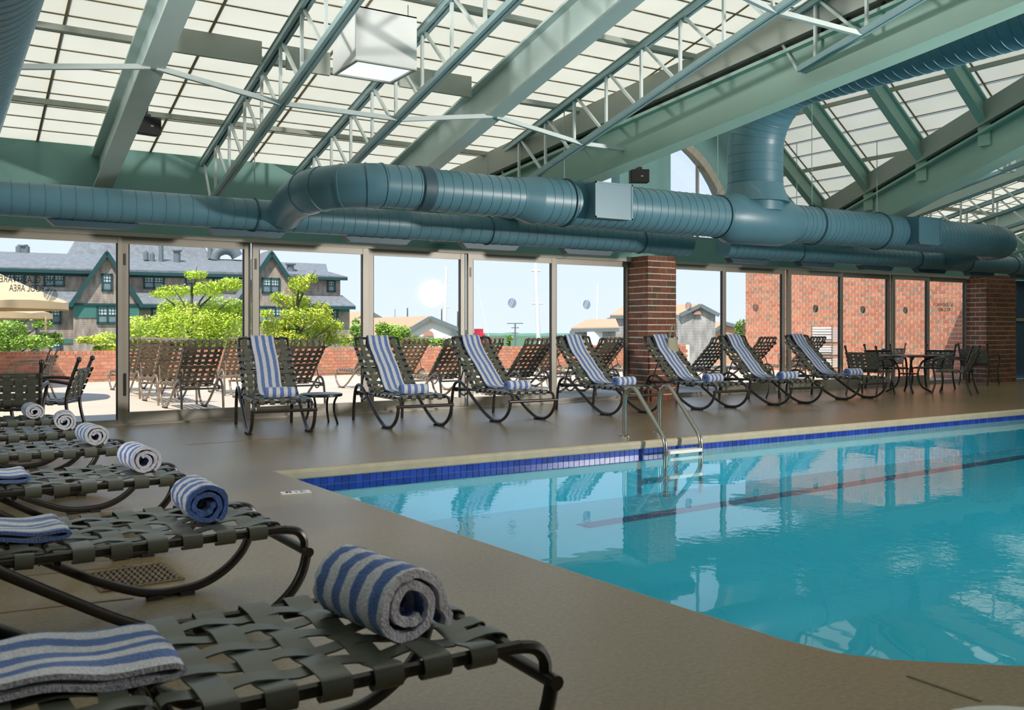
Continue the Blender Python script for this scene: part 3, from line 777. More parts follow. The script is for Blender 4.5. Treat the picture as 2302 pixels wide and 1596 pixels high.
# ---- gable rafters
for yy, k in ((11.08,0),(9.85,1),(8.62,2),(7.39,3),(6.16,4),(4.93,5)):
    for side in (-1, 1):
        dv = HALF-(WY-yy)*k_
        a = Vector((XC+side*.05, yy, z_gab(XC)-.19)); b = Vector((XC+side*(dv-.05), yy, z_gab(XC+dv)-.19))
        r_ = MB(); ibeam(r_, a+Vector((0,0,.15)), b+Vector((0,0,.15)), .32, .13, tw=.05, tf=.03)
        t = struct(r_.build('gable_rafter', 'valley'), '%s %s rafter of the gabled roof bay, counted from the arch' % (['first','second','third','fourth','fifth','sixth'][k], 'left' if side < 0 else 'right'), 'rafter')
        br = MB(); br.box((b.x-.06, yy-.09, b.z-.42),(b.x+.06, yy+.09, b.z-.1)); br.build('hanger_plate', 'valley', t)
for d_ in (1.0, 2.0, 3.0):
    for side in (-1, 1):
        yv = WY-(HALF-d_)/k_
        struct(MB().bar((XC+side*d_,yv,z_gab(XC+d_)-.03),(XC+side*d_,WY,z_gab(XC+d_)-.03),.05,.05).build('roof_purlin', 'grey'), 'grey purlin bar of the gabled roof bay', 'purlin')
struct(MB().bar((XC,RY,z_gab(XC)-.12),(XC,WY,z_gab(XC)-.12),.12,.22).build('ridge_beam', 'valley'), 'green ridge beam of the gabled roof bay', 'beam')
# ================================================================ DUCTS
def dens(pts, step=.04):
    out = []
    P = [Vector(p) for p in pts]
    for a, b in zip(P, P[1:]):
        n = max(1, int((b-a).length/step))
        for k in range(n): out.append(a+(b-a)*(k/n))
    out.append(P[-1]); return out
def duct_tube(mb, pts, r, pitch=.12, seg=28, ridge=.0045):
    """spiral duct: raised seam rings every pitch metres; r may be a function of arc length"""
    D = dens(pts, .02); L = 0; P = []; rr = []; nxt = pitch; last = None
    fr = r if callable(r) else (lambda l: r)
    keep = 0
    for i, p in enumerate(D):
        if last is not None: L += (p-last).length
        last = p
        if L >= nxt:
            d = (D[min(i+1, len(D)-1)]-D[max(i-1, 0)]).normalized()
            for o, e in ((-.005, 0), (-.003, ridge), (.003, ridge), (.005, 0)):
                P.append(p+d*o); rr.append(fr(L)+e)
            nxt += pitch
        elif i == 0 or i == len(D)-1 or L-keep > .09:
            P.append(p); rr.append(fr(L)); keep = L
    mb.tube(P, rr, seg)
def arc(c, r, a0, a1, n, ax):  # in plane ax ('XY' or 'YZ')
    out = []
    for i in range(n+1):
        a = R(a0+(a1-a0)*i/n)
        out.append(Vector((c[0]+r*math.cos(a), c[1]+r*math.sin(a), c[2])) if ax == 'XY' else Vector((c[0], c[1]+r*math.cos(a), c[2]+r*math.sin(a))))
    return out
WDY, WDZ, WDR = 10.5, 2.46, .178
wd = thing('wall_duct', 'long teal round duct above the left glazed doors', 'duct')
mb = MB(); duct_tube(mb, [(-4, WDY, WDZ), (9.75, WDY, WDZ)], WDR, .145); mb.build('pipe', 'duct', wd)
wd2 = thing('wall_duct', 'long teal round duct above the right glazed doors', 'duct')
mb = MB(); duct_tube(mb, [(10.5, WDY, WDZ), (25, WDY, WDZ)], WDR, .145); mb.build('pipe', 'duct', wd2)
for i in range(14):
    x0 = -2.3+i*1.62
    par = wd if x0 < 9 else wd2
    if 9 < x0 < 10.6: continue
    mb = MB(); mb.prism([(x0,WDY+.02,WDZ-.15),(x0+.95,WDY+.02,WDZ-.15),(x0+.85,WDY+.02,WDZ-.245),(x0+.1,WDY+.02,WDZ-.245)], (0,.13,0)); mb.build('slot_diffuser', 'ductdark', par)
def hanger(parent, x, y, z, r, ztop):
    mb = MB(); mb.tube([(x,y,z+r),(x,y,ztop)], .006, 6)
    mb.build('hanger_rod', 'chord', parent)
    mb = MB(); ring = [(x, y+(r+.008)*math.cos(2*math.pi*k/28), z+(r+.008)*math.sin(2*math.pi*k/28)) for k in range(29)]
    mb.tube(ring, .009, 6); mb.build('hanger_band', 'ductdark', parent)
for x in (.15, 3.1, 6.2, 8.8): hanger(wd, x, WDY, WDZ, WDR, z_main(WDY)-.1)
for x in (12.2, 15.4, 17.0, 18.6): hanger(wd2, x, WDY, WDZ, WDR, z_main(WDY)-.1 if x > 13.9 else z_gab(x)-.3)
# main supply duct
BY, BZ = 9.1, 2.69
sd = thing('supply_duct', 'large teal spiral supply duct hanging above the pool edge', 'duct')
EX0, EX1, ER = 4.05, 15.6, .62
elbow = [Vector((EX0-ER, WDY-.1, WDZ+.03)), Vector((EX0-ER, WDY-.4, BZ-.10))] + [Vector((v.x, v.y, BZ-.06*i/12)) for i, v in enumerate(reversed(arc((EX0, BY+ER, BZ), ER, 180, 270, 12, 'XY')))][::-1]
mb = MB(); rE = [.20, .215]+[.235]*13; mb.tube(elbow, rE, 28)
for k in (3, 6, 9, 12, 14):
    p, q = elbow[k], elbow[k-1]; d = (p-q).normalized(); mb.tube([p-d*.012, p-d*.01, p+d*.01, p+d*.012], [rE[k], rE[k]+.008, rE[k]+.008, rE[k]], 28)
mb.build('left_elbow', 'duct', sd)
mb = MB(); duct_tube(mb, [(EX0, BY, BZ), (5.78, BY, BZ)], lambda l: .222 if .10 < l < .34 and False else .232, .125); mb.build('pipe', 'duct', sd)
mb = MB(); mb.tube([(4.45,BY,BZ),(4.47,BY,BZ),(4.60,BY,BZ),(4.62,BY,BZ)], [.233,.252,.252,.233], 28); mb.build('collar', 'ductdark', sd)
mb = MB(); mb.tube([(5.76,BY,BZ),(5.80,BY,BZ),(5.98,BY,BZ-.01),(6.0,BY,BZ-.01)], [.236,.24,.285,.287], 28); mb.build('reducer', 'duct', sd)
mb = MB(); duct_tube(mb, [(5.99, BY, BZ-.01), (9.1, BY, BZ-.01)], .278, .125); mb.build('pipe', 'duct', sd)
mb = MB(); mb.tube([(9.05,BY,BZ-.01),(9.07,BY,BZ-.01),(9.22,BY,BZ-.01),(10.2,BY,BZ-.01),(10.4,BY,BZ-.01),(10.42,BY,BZ-.01)], [.28,.285,.345,.345,.285,.28], 32); mb.build('tee', 'duct', sd)
mb = MB(); duct_tube(mb, [(10.4, BY, BZ-.01), (EX1, BY, BZ-.01)], .268, .10); mb.build('pipe', 'duct', sd)
elb2 = arc((EX1, BY+.7, BZ-.01), .7, 270, 360, 14, 'XY')+[Vector((EX1+.7, WDY-.15, WDZ+.06))]
mb = MB(); mb.tube(elb2, [.268]*12+[.26,.25,.24,.21], 28); mb.build('right_elbow', 'duct', sd)
RX = 9.72; RR = .38
ris = [Vector((RX, BY, BZ+.1)), Vector((RX, BY, 3.55))] + arc((RX, BY-.9, 3.6), .9, 0, 90, 14, 'YZ')[1:] + [Vector((RX, -3, 4.5))]
mb = MB(); duct_tube(mb, ris, RR, .13, 32); mb.build('riser', 'duct', sd)
mb = MB(); mb.tube([(RX,BY,BZ+.22),(RX,BY,BZ+.40),(RX,BY,BZ+.48)], [.47,.40,.383], 32); mb.build('saddle', 'duct', sd)
for xc_, m_ in ((6.90, 'duct'), (13.15, 'duct')):
    mb = MB(); mb.box((xc_-.28,BY-.40,BZ-.21),(xc_+.28,BY+.05,BZ+.21)); mb.build('plenum_box', m_, sd)
    mb = MB()
    for a, b in (((-.285,-.215),(.285,-.195)),((-.285,.195),(.285,.215)),((-.285,-.215),(-.265,.215)),((.265,-.215),(.285,.215))): mb.box((xc_+a[0],BY-.406,BZ+a[1]),(xc_+b[0],BY-.399,BZ+b[1]))
    mb.build('plenum_flange', 'duct', sd)
for x in (6.45, 9.0, 10.9, 12.4): hanger(sd, x, BY, BZ-.01, .28, (z_main(BY)-.1) if x < 7 else z_gab(x)-.35)
# return duct close to the viewer, upper left
rd = thing('return_duct', 'large teal spiral duct running overhead at the upper left', 'duct')
mb = MB(); duct_tube(mb, [(.11, 10.0, 2.97), (.11, -4, 2.97)], .385, .11, 36); mb.build('pipe', 'duct', rd)
hanger(rd, .11, 9.3, 2.97, .385, z_main(9.3)-.05); hanger(rd, .11, 6.4, 2.97, .385, z_main(6.4)-.05)

# ================================================================ LAMPS, SPEAKERS
def light_box(x, y, zb, label):
    t = thing('hanging_light', label, 'light', (x, y, zb), group='hanging box lights')
    mb = MB(); h = .48; a, b = .30, .28
    for q in (((-a,-b,0),(a,-b+.012,h)),((-a,b-.012,0),(a,b,h)),((-a,-b+.012,0),(-a+.012,b-.012,h)),((a-.012,-b+.012,0),(a,b-.012,h)),((-a,-b,h-.012),(a,b,h))): mb.box(*q)
    mb.build('housing', 'white', t)
    mb = MB()
    for q in (((-a,-b,-.012),(a,-b+.03,0)),((-a,b-.03,-.012),(a,b,0)),((-a,-b+.03,-.012),(-a+.03,b-.03,0)),((a-.03,-b+.03,-.012),(a,b-.03,0))): mb.box(*q)
    mb.build('rim', 'grey', t)
    MB().box((-a+.03,-b+.03,.004),(a-.03,b-.03,.012)).build('diffuser', 'lampglow', t)
    for sx in (-1, 1):
        for sy in (-1, 1):
            zt = gz(x, y)-zb-.05
            MB().tube([(sx*.24,sy*.22,h),(sx*.24,sy*.22,max(h+.05, zt))], .005, 5).build('chain', 'metalgrey', t)
light_box(3.47, 7.95, 3.55, 'white square light box hanging between the two left trusses')
light_box(13.6, 8.05, 3.55, 'white square light box hanging at the far right')
light_box(-2.5, 2.0, 3.9, 'unseen square light box added behind the viewer on the left'); light_box(4.0, -3.0, 3.9, 'unseen square light box added behind the viewer')  # unseen boxes, here and next line, added to fill the room with light
light_box(9.0, -4.0, 3.9, 'unseen square light box added behind the viewer on the right')
def speaker(p, rz, label, s=1.0):
    t = thing('loudspeaker', label, 'loudspeaker', p, rz, 'ceiling loudspeakers')
    mb = MB(); a = .125*s
    mb.prism([(-a,-.09*s,-.09*s),(a,-.09*s,-.09*s),(a,-.09*s,.08*s),(-a,-.09*s,.08*s)], (0,.15*s,.0)); mb.build('cabinet', 'black', t)
    MB().box((-a+.01,-.097*s,-.08*s),(a-.01,-.09*s,.07*s)).build('grille', 'dark', t)
    MB().box((.01,-.1*s,-.02*s),(.04*s,-.097*s,-.008*s)).build('badge', 'grey', t)
    mb = MB(); mb.box((-.04,-.03,.08*s),(.04,.03,.12*s)); mb.tube([(0,0,.11*s),(.02,.02,.2*s)], .016, 8); mb.build('bracket', 'black', t)
speaker((1.86, 10.15, 3.27), R(12), 'black loudspeaker on the left sage roof beam')
speaker(px_Y(1436, 396, 9.6), R(-28), 'black loudspeaker under the left valley girder')
speaker(px_Y(2022, 467, 9.6), R(-40), 'black loudspeaker under the right valley girder')

# ================================================================ LOUNGERS
LG_W = .33
def weave(xs, n0, amp, par):
    pts = []
    for i, x in enumerate(xs): pts.append((x, amp*(1 if (i+par) % 2 else -1)))
    return pts
LON = [-.22, -.11, 0, .11, .22]
def trans_strap(par, wd=.07, half=.30, rr=.026):
    """across the lounger, wrapped round both side rails"""
    P = []
    for a in (200, 235, 270, 305, 340, 20, 50, 75, 90): P.append((-half+rr*math.cos(R(a+180))*-1 if False else -half+rr*math.cos(R(270-a)), rr*math.sin(R(270-a))))
    L = [(-half+rr*math.cos(R(a)), rr*math.sin(R(a))) for a in (300, 260, 220, 180, 140, 100)]
    Rr = [(half+rr*math.cos(R(a)), rr*math.sin(R(a))) for a in (80, 40, 0, -40, -80, -120)]
    mid = [(x, rr*.75+.0065*(1 if (i+par) % 2 else -1)) for i, x in enumerate(LON)]
    path = smooth_path([(x, 0, z) for x, z in L+mid+Rr], 3)
    return MB().ribbon(path, (0,1,0), wd, .004)
def long_strap(par, length, n, wd=.056, rr=.026):
    P = [(-.012,-.03),(-.03,-.005),(-.022,.018)]
    st = length/n
    P += [(.03+st*i, rr*.75-.0065*(1 if (i+par) % 2 else -1)) for i in range(n)]
    P += [(length+.022,.018),(length+.03,-.005),(length+.012,-.03)]
    return MB().ribbon(smooth_path([(0, y, z) for y, z in P], 3), (1,0,0), wd, .004)
HINGE, SEAT_Z = .90, .365
def lounger_parts(tube='tube', strap='strap', ang=43, merged=False, blen=.92):
    D = {}
    leg = smooth_path([(0,0,.275),(0,.02,.20),(0,.06,.135),(0,.13,.075),(0,.22,.034),(0,.32,.021),(0,.42,.024),(0,.52,.052),(0,.68,.125),(0,.85,.225),(0,1.03,.335),(0,1.14,.405),(0,1.24,.450),(0,1.33,.456),(0,1.405,.42),(0,1.455,.34),(0,1.49,.19),(0,1.51,0.0)], 5)
    D['leg'] = MB().tube(leg, .0195, 10).mesh('leg', tube)
    mb = MB(); mb.box((-.03,-.03,0),(.03,.03,.016)); D['foot_pad'] = mb.mesh('foot_pad', 'pad')
    D['crossbar'] = MB().tube([(-.352,0,.275),(.352,0,.275)], .019, 10).mesh('crossbar', tube)
    mb = MB()
    for s in (-1, 1):
        mb.tube(smooth_path([(s*.30,0.0,.285),(s*.30,.004,.32),(s*.30,.03,.352),(s*.30,.09,.364),(s*.30,.2,SEAT_Z),(s*.30,1.36,SEAT_Z),(s*.30,1.42,.335)], 4), .0165, 8)
        mb.tube(smooth_path([(s*.315,1.06,.345),(s*.315,1.12,.31),(s*.315,1.18,.285),(s*.315,1.26,.30),(s*.315,1.34,.35)], 4), .011, 6)
    mb.tube([(-.30,.10,SEAT_Z),(.30,.10,SEAT_Z)], .0155, 8); mb.tube([(-.30,HINGE-.02,SEAT_Z-.02),(.30,HINGE-.02,SEAT_Z-.02)], .0125, 8); mb.tube([(-.33,1.405,.335),(.33,1.405,.335)], .0135, 8)
    D['seat_frame'] = mb.mesh('seat_frame', tube)
    ca, sa = math.cos(R(ang)), math.sin(R(ang))
    bm_ = lambda y, z: (HINGE+.02+y*ca-z*sa, SEAT_Z+.01+y*sa+z*ca)
    mb = MB()
    def bp(x, y, z): q = bm_(y, z); return (x, q[0], q[1])
    for s in (-1, 1): mb.tube([bp(s*.29,y,z) for y, z in ((0,0),(.3,-.012),(.6,-.012),(.8,.0),(blen,.045))], .0155, 8)
    mb.tube([bp(-.29,blen,.045),bp(.29,blen,.045)], .0155, 8); mb.tube([bp(-.29,.01,0),bp(.29,.01,0)], .0125, 8)
    D['back_frame'] = mb.mesh('back_frame', tube)
    if ang > 20:
        mb = MB()
        for s in (-1, 1): mb.tube([bp(s*.26,.46,-.01), (s*.28,1.40,.35)], .0095, 6)
        mb.tube([bp(-.26,.46,-.025),bp(.26,.46,-.025)], .0095, 6)
        D['back_strut'] = mb.mesh('back_strut', tube)
    nS = 6; ys = [.19+.122*i for i in range(nS)]
    nB = 8; yb = [.06+.107*i for i in range(nB)]
    if merged:
        mb = MB()
        for i, y in enumerate(ys):
            m_ = trans_strap(i % 2)
            mb.add([(v[0], v[1]+y, v[2]+SEAT_Z) for v in m_.v], m_.f)
        for j, x in enumerate(LON):
            m_ = long_strap(j % 2, HINGE-.14, 8); mb.add([(v[0]+x, v[1]+.11, v[2]+SEAT_Z) for v in m_.v], m_.f)
        D['seat_webbing'] = mb.mesh('seat_webbing', strap); mb = MB()
        for i, y in enumerate(yb):
            m_ = trans_strap(i % 2, .058, .29); mb.add([bp(v[0], v[1]+y, v[2]-.012) for v in m_.v], m_.f)
        for j, x in enumerate(LON):
            m_ = long_strap(j % 2, blen-.03, 8); mb.add([bp(v[0]+x, v[1]+.02, v[2]-.012+.05*max(0, (v[1]-.7)/.2)**1.5) for v in m_.v], m_.f)
        D['back_webbing'] = mb.mesh('back_webbing', strap)
    else:
        D['ts'] = [trans_strap(i).mesh('seat_strap', strap) for i in (0, 1)]; D['ls'] = [long_strap(i, HINGE-.14, 8).mesh('seat_strap', strap) for i in (0, 1)]
        D['tb'] = [trans_strap(i, .058, .29).mesh('back_strap', strap) for i in (0, 1)]
        lb = []
        for i in (0, 1):
            m_ = long_strap(i, blen-.03, 8); q = MB(); q.add([(v[0], v[1], v[2]+.05*max(0, (v[1]-.7)/.2)**1.5) for v in m_.v], m_.f, True); lb.append(q.mesh('back_strap', strap))
        D['lb'] = lb
    D['ang'] = ang; D['ys'] = ys; D['yb'] = yb; D['merged'] = merged; D['bp'] = bp
    return D
def lounger(D, loc, rz, label, group, sx=1.0):
    """local y runs from the foot (0) to the head"""
    t = thing('sun_lounger', label, 'sun lounger', loc, rz, group); t.scale = (sx, 1, 1)
    for s in (-1, 1):
        o = put('leg', D['leg'], t, loc=(s*LG_W, 0, 0)); put('foot_pad', D['foot_pad'], o, loc=(0,.29,0)); put('foot_pad', D['foot_pad'], o, loc=(0,.42,0))
    put('crossbar', D['crossbar'], t); put('seat_frame', D['seat_frame'], t); put('back_frame', D['back_frame'], t)
    if 'back_strut' in D: put('back_strut', D['back_strut'], t)
    if D['merged']:
        put('seat_webbing', D['seat_webbing'], t); put('back_webbing', D['back_webbing'], t); return t
    for i, y in enumerate(D['ys']): put('seat_strap', D['ts'][i % 2], t, loc=(0, y, SEAT_Z))
    for j, x in enumerate(LON): put('seat_strap', D['ls'][j % 2], t, loc=(x, .11, SEAT_Z))
    a = R(D['ang'])
    for i, y in enumerate(D['yb']): put('back_strap', D['tb'][i % 2], t, loc=D['bp'](0, y, -.012), rot=(a,0,0))
    for j, x in enumerate(LON): put('back_strap', D['lb'][j % 2], t, loc=D['bp'](x, .02, -.012), rot=(a,0,0))
    return t
D_in = lounger_parts(); D_flat = lounger_parts(ang=3)
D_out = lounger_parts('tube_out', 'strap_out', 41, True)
# ---- towels
def roll_mesh(Rr=.07, L=.34, turns=3.4, th=.017, seed=1, m='towel', jit=.0012, flap=.0, nw=16, squash=.92, core=.016, edge=None, period=.082, phase=0.0):
    rnd = random.Random(seed); P = []; n = int(turns*24); r0 = core
    ph = rnd.random()*6
    for i in range(n+1):
        t = i/n; a = t*turns*2*math.pi; r = r0+(Rr-r0-th/2)*t
        wob = 1+.10*math.sin(a*1.5+ph)*(1-t)+.025*math.sin(3*a+ph)
        e = math.pi*turns*2-a-(.15 if flap else .9)
        P.append((0, -r*wob*math.cos(e), r*wob*math.sin(e)*squash))
    zmin = min(p[2] for p in P)-th/2
    P = [(0, p[1], p[2]-zmin) for p in P]
    if flap:
        l = P[-1]
        for k in range(1, 5): P.append((0, l[1]-.012*math.sin(math.pi*k/4)-.003*k, max(th/2+.004, l[2]-(l[2]-th/2)*k/4)))
    random.seed(seed); mb = MB().ribbon(P, (1,0,0), L, th, nw=nw, jit=jit)
    if edge is not None:   # slide the stripes so the end that shows has the wanted colour
        uo = ((edge-phase)-((-L/2+.006)/period)) % 1*period
        mb.uv = {k: tuple((u+uo, v) for u, v in q) for k, q in mb.uv.items()}
    return mb.mesh('rolled_towel', m)
def drape_mesh(D, wd=.275, m='towel', s_end=.72, back=.28, seed=3):
    """over the head end, down the backrest, out along the seat"""
    rnd = random.Random(seed); bp = D['bp']; pts = []
    blen = .92
    for k in range(5): q = bp(0, blen-.02-back*(1-k/4), -.045+.005*math.sin(k)); pts.append((0, q[1], q[2]))
    q = bp(0, blen+.028, .03); pts.append((0, q[1], q[2])); q = bp(0, blen+.012, .075); pts.append((0, q[1], q[2]))
    for k in range(1, 9):
        y = blen-.1*k; 
        if y < .06: break
        q = bp(0, y, .026+.045*max(0, (y-.7)/.2)**1.5+.004*math.sin(2.3*k+seed)); pts.append((0, q[1], q[2]))
    q = bp(0, .04, .04); pts.append((0, q[1], q[2])); pts.append((0, HINGE-.03, SEAT_Z+.045)); 
    y = HINGE-.12
    while y > s_end: pts.append((0, y, SEAT_Z+.034+.004*math.sin(y*31+seed))); y -= .08
    pts.append((0, s_end, SEAT_Z+.034))
    mb = MB().ribbon(smooth_path(pts, 3), (1,0,0), wd, .010, nw=8)
    # soft sideways drift and wrinkles
    a, b = rnd.uniform(-.03,.03), rnd.uniform(-.02,.02)
    mb.v = [(x+a*(z-.4)+.008*math.sin(9*z+seed), y+.004*math.sin(38*x+11*z+seed), z+.003*math.sin(50*x+seed)) for x, y, z in mb.v]
    return mb.mesh('draped_towel', m)
def flat_mesh(D, s0=.50, s1=.86, wd=.30, seed=1, m='towel_near'):
    """folded double on the seat"""
    pts = [(0, s1-.25*0, SEAT_Z+.036)]
    n = 14
    P = [(0, s0+(1.5-s0)*i/n, SEAT_Z+.034+.005*math.sin(i*1.3+seed)+max(0, (s0+(1.5-s0)*i/n)-HINGE)*math.tan(R(D['ang']))*(1 if D['ang'] < 20 else 0)) for i in range(n+1)]
    P = [p for p in P if p[1] < (1.5 if D['ang'] < 20 else HINGE-.02)]
    top = [(0, y-.004, z+.024) for _, y, z in P]
    path = top[::-1]+[(0, P[0][1]-.022, P[0][2]+.012)]+P
    mb = MB().ribbon(smooth_path(path, 2), (1,0,0), wd, .012, nw=8)
    mb.v = [(x+.012*math.sin(6*y+seed), y+.02*x*math.sin(seed), z+.005*math.sin(26*x+9*y+seed)) for x, y, z in mb.v]
    return mb.mesh('folded_towel', m)
FARROW = [(3.23,10.02,-9),(4.76,9.78,-3),(6.21,9.77,0),(7.93,9.765,0),(9.55,9.735,0),(11.05,9.67,-1),(12.86,9.87,0)]
PADS = .36
ordn = ['first','second','third','fourth','fifth','sixth','seventh']
rolls_far = [roll_mesh(.07, .33, 3.2, .0115, s) for s in (2, 5)]
for i, (x, y, rz) in enumerate(FARROW):
    q = Matrix.Rotation(R(rz), 3, 'Z') @ Vector((0, PADS, 0)); loc = (x-q.x, y-q.y, 0)
    lounger(D_in, loc, R(rz), '%s dark strap lounger from the left in the row along the glass doors' % ordn[i], 'loungers along the glass doors')
    o = put('draped_towel', drape_mesh(D_in, seed=i+1), loc=loc, rot=(0,0,R(rz)))
    tag(o, 'blue and white striped towel over the back of the %s lounger along the doors' % ordn[i], 'towel', 'towels draped along the glass doors')
    q2 = Matrix.Rotation(R(rz), 3, 'Z') @ Vector((.02, .40, 0))
    o = put('rolled_towel', rolls_far[i % 2], loc=(loc[0]+q2.x, loc[1]+q2.y, SEAT_Z+.028), rot=(0,0,R(rz)+random.uniform(-.08,.08)))
    tag(o, 'rolled striped towel on the %s lounger along the glass doors' % ordn[i], 'towel', 'rolled towels along the glass doors')
LEFTROW = [(1.29,2.20,0),(1.22,3.80,2),(1.19,5.25,1),(1.14,6.62,0),(1.03,7.74,0),(.97,8.85,0)]
near = ['nearest','second nearest','third nearest','fourth nearest','fifth nearest','farthest']
rolls_l = [roll_mesh(.105, .33, 1.9, .0215, 11, 'towel_near', .003, .05, 30, .95, .034, .74, .085, .2), roll_mesh(.092, .29, 2.2, .0185, 12, 'towel_near', .0028, 0, 28, .93, .026, .22, .085, .2), roll_mesh(.086, .28, 2.5, .016, 13, 'towel_near', .0022, 0, 24, .95, .022, .78, .085, .2), roll_mesh(.082, .28, 2.6, .0155, 14, 'towel', .002, 0, 22, .93, .018, .78), roll_mesh(.082, .28, 2.7, .015, 15, 'towel', .002, 0, 22, .95, .018, .8), roll_mesh(.08, .28, 2.8, .0145, 16, 'towel', .002, 0, 20, .9, .018, .78)]
ROLLS = [.34,.33,.27,.27,.20,.27]
for i, (xf, yc, rz) in enumerate(LEFTROW):
    D = D_flat
    a = R(90+rz); loc = (xf, yc, 0)
    lounger(D, loc, a, '%s strap lounger in the left row, foot towards the pool' % near[i], 'loungers in the left row')
    q = Matrix.Rotation(a, 3, 'Z') @ Vector((.0 if i else -.03, ROLLS[i], 0))
    o = put('rolled_towel', rolls_l[i], loc=(loc[0]+q.x, loc[1]+q.y, SEAT_Z+.026), rot=(0,0,a+R([8,-3,4,6,-4,3][i])))
    tag(o, 'rolled blue striped towel on the %s lounger of the left row' % near[i], 'towel', 'rolled towels in the left row')
    o = put('folded_towel', flat_mesh(D, [.86,.84,.82,.82,.82,.82][i], seed=i+1, m='towel_near' if i == 0 else 'towel'), loc=loc, rot=(0,0,a))
    tag(o, 'folded striped towel lying flat on the %s lounger of the left row' % near[i], 'towel', 'folded towels in the left row')

# ================================================================ LADDER
ld = thing('pool_ladder', 'stainless steel pool ladder with white treads', 'ladder', (6.56, 7.34, 0))
for sx in (-1, 1):
    x = sx*.245
    path = smooth_path([(x,.44,0),(x,.44,.15),(x,.44,.34),(x,.41,.46),(x,.34,.525),(x,.25,.50),(x,.15,.40),(x,-.10,.14),(x,-.185,.04),(x,-.215,-.08),(x,-.215,-.35),(x,-.215,-1.1)], 5)
    o = MB().tube(path, .0235, 14).build('rail', 'chrome', ld)
    MB().lathe([(.07,0),(.07,.006),(.055,.014),(.03,.016)], (x,.44,0.0005), 24).build('escutcheon', 'chrome', o)
for z in (-.105, -.36, -.62):
    mb = MB(); mb.box((-.222,-.265,z-.02),(.222,-.165,z+.012)); mb.build('tread', 'plastic_white', ld)
# ================================================================ SIDE TABLES
def side_table(loc, label, r=.255, h=.37, m='tube'):
    t = thing('side_table', label, 'side table', loc, group='low round side tables')
    MB().lathe([(r-.01,h-.035),(r,h-.03),(r,h-.004),(r-.006,h),(.001,h+.001)], (0,0,0), 36).build('top', m, t)
    for k in range(4):
        a = R(45+90*k); c, s = math.cos(a), math.sin(a)
        P = smooth_path([(c*(r-.05),s*(r-.05),h-.03),(c*(r-.085),s*(r-.085),h*.7),(c*(r-.085),s*(r-.085),h*.4),(c*(r-.04),s*(r-.04),.0)], 5)
        MB().tube(P, .014, 8).build('leg', m, t)
side_table((3.98, 10.72, 0), 'low round black side table between the first two door loungers')
side_table((11.92, 10.62, 0), 'low round black side table before the last door lounger')
wt = px_ground(2235, 1588, .42)
t = thing('side_table', 'white round table edge at the bottom right corner', 'side table', (wt.x-.105, wt.y-.165, 0), group=None)
MB().lathe([(.18,.39),(.20,.40),(.205,.41),(.20,.42),(.001,.425)], (0,0,0), 40).build('top', 'plastic_white', t)
MB().lathe([(.03,.02),(.03,.395)], (0,0,0), 20).build('stem', 'plastic_white', t); MB().lathe([(.16,0),(.16,.012),(.03,.03)], (0,0,0), 30).build('base', 'plastic_white', t)
# ================================================================ DINING SETS
def chair_parts(tube='tube', strap='strap'):
    D = {}; w = .27
    for s, k in ((-1, 'L'), (1, 'R')):
        D['post'+k] = MB().tube(smooth_path([(s*w*1.02,-.34,0),(s*w,-.27,.2),(s*w,-.235,.42),(s*w,-.27,.6),(s*w*1.04,-.35,.83)], 5), .0165, 10).mesh('back_post', tube)
        mb = MB(); mb.lathe([(.004,-.03),(.02,-.022),(.026,0),(.02,.02),(.004,.028)], (s*w*1.045,-.358,.845), 12); D['fin'+k] = mb.mesh('finial', tube)
        D['arm'+k] = MB().tube(smooth_path([(s*w*1.02,-.28,.60),(s*.31,-.1,.635),(s*.325,.1,.64),(s*.32,.235,.61),(s*.305,.285,.52),(s*.285,.27,.40),(s*.285,.25,.2),(s*.30,.30,0)], 5), .0165, 10).mesh('arm', tube)
    mb = MB(); P = [(-.265,.24,.41),(.265,.24,.41),(.265,-.22,.41),(-.265,-.22,.41)]
    for i in range(4): mb.tube([P[i-1], P[i]], .0135, 8)
    D['sf'] = mb.mesh('seat_frame', tube)
    mb = MB(); mb.tube([(-w,-.318,.735),(w,-.318,.735)], .0125, 8); mb.tube([(-w,-.24,.445),(w,-.24,.445)], .0125, 8); D['bf'] = mb.mesh('back_rail', tube)
    def st(path, wd, dirn): return MB().ribbon(smooth_path(path, 2), dirn, wd, .004).mesh('strap', strap)
    D['straps'] = []
    for i in range(5):
        x = -.2+.1*i
        D['straps'].append(st([(x,-.225,.395)]+[(x,-.2+.1*k,.425+.006*(1 if (i+k) % 2 else -1)) for k in range(5)]+[(x,.25,.395)], .06, (1,0,0)))
        D['straps'].append(st([(x,-.24+.012,.43)]+[(x,-.243-.0255*k+.006*(1 if (i+k) % 2 else -1),.47+.062*k) for k in range(5)]+[(x,-.326,.75)], .066, (1,0,0)))
    for k in range(5):
        y = -.19+.1*k
        D['straps'].append(st([(-.275,y,.39),(-.28,y,.415)]+[(-.2+.1*i,y,.425-.006*(1 if (i+k) % 2 else -1)) for i in range(5)]+[(.28,y,.415),(.275,y,.39)], .06, (0,1,0)))
        z = .475+.062*k; yy = -.243-.0255*k
        D['straps'].append(st([(-.275,yy-.02,z),(-.285,yy,z)]+[(-.2+.1*i,yy-.006*(1 if (i+k) % 2 else -1),z) for i in range(5)]+[(.285,yy,z),(.275,yy-.02,z)], .052, (0,-.38,.92)))
    return D
CH_in = chair_parts(); CH_out = chair_parts('tube_out', 'strap_out')
def chair(D, loc, rz, label, group):
    t = thing('dining_chair', label, 'chair', loc, rz, group)
    for k in 'LR':
        o = put('back_post', D['post'+k], t); put('finial', D['fin'+k], o); put('arm', D['arm'+k], t)
    put('seat_frame', D['sf'], t); put('back_rail', D['bf'], t)
    for me in D['straps']: put('strap', me, t)
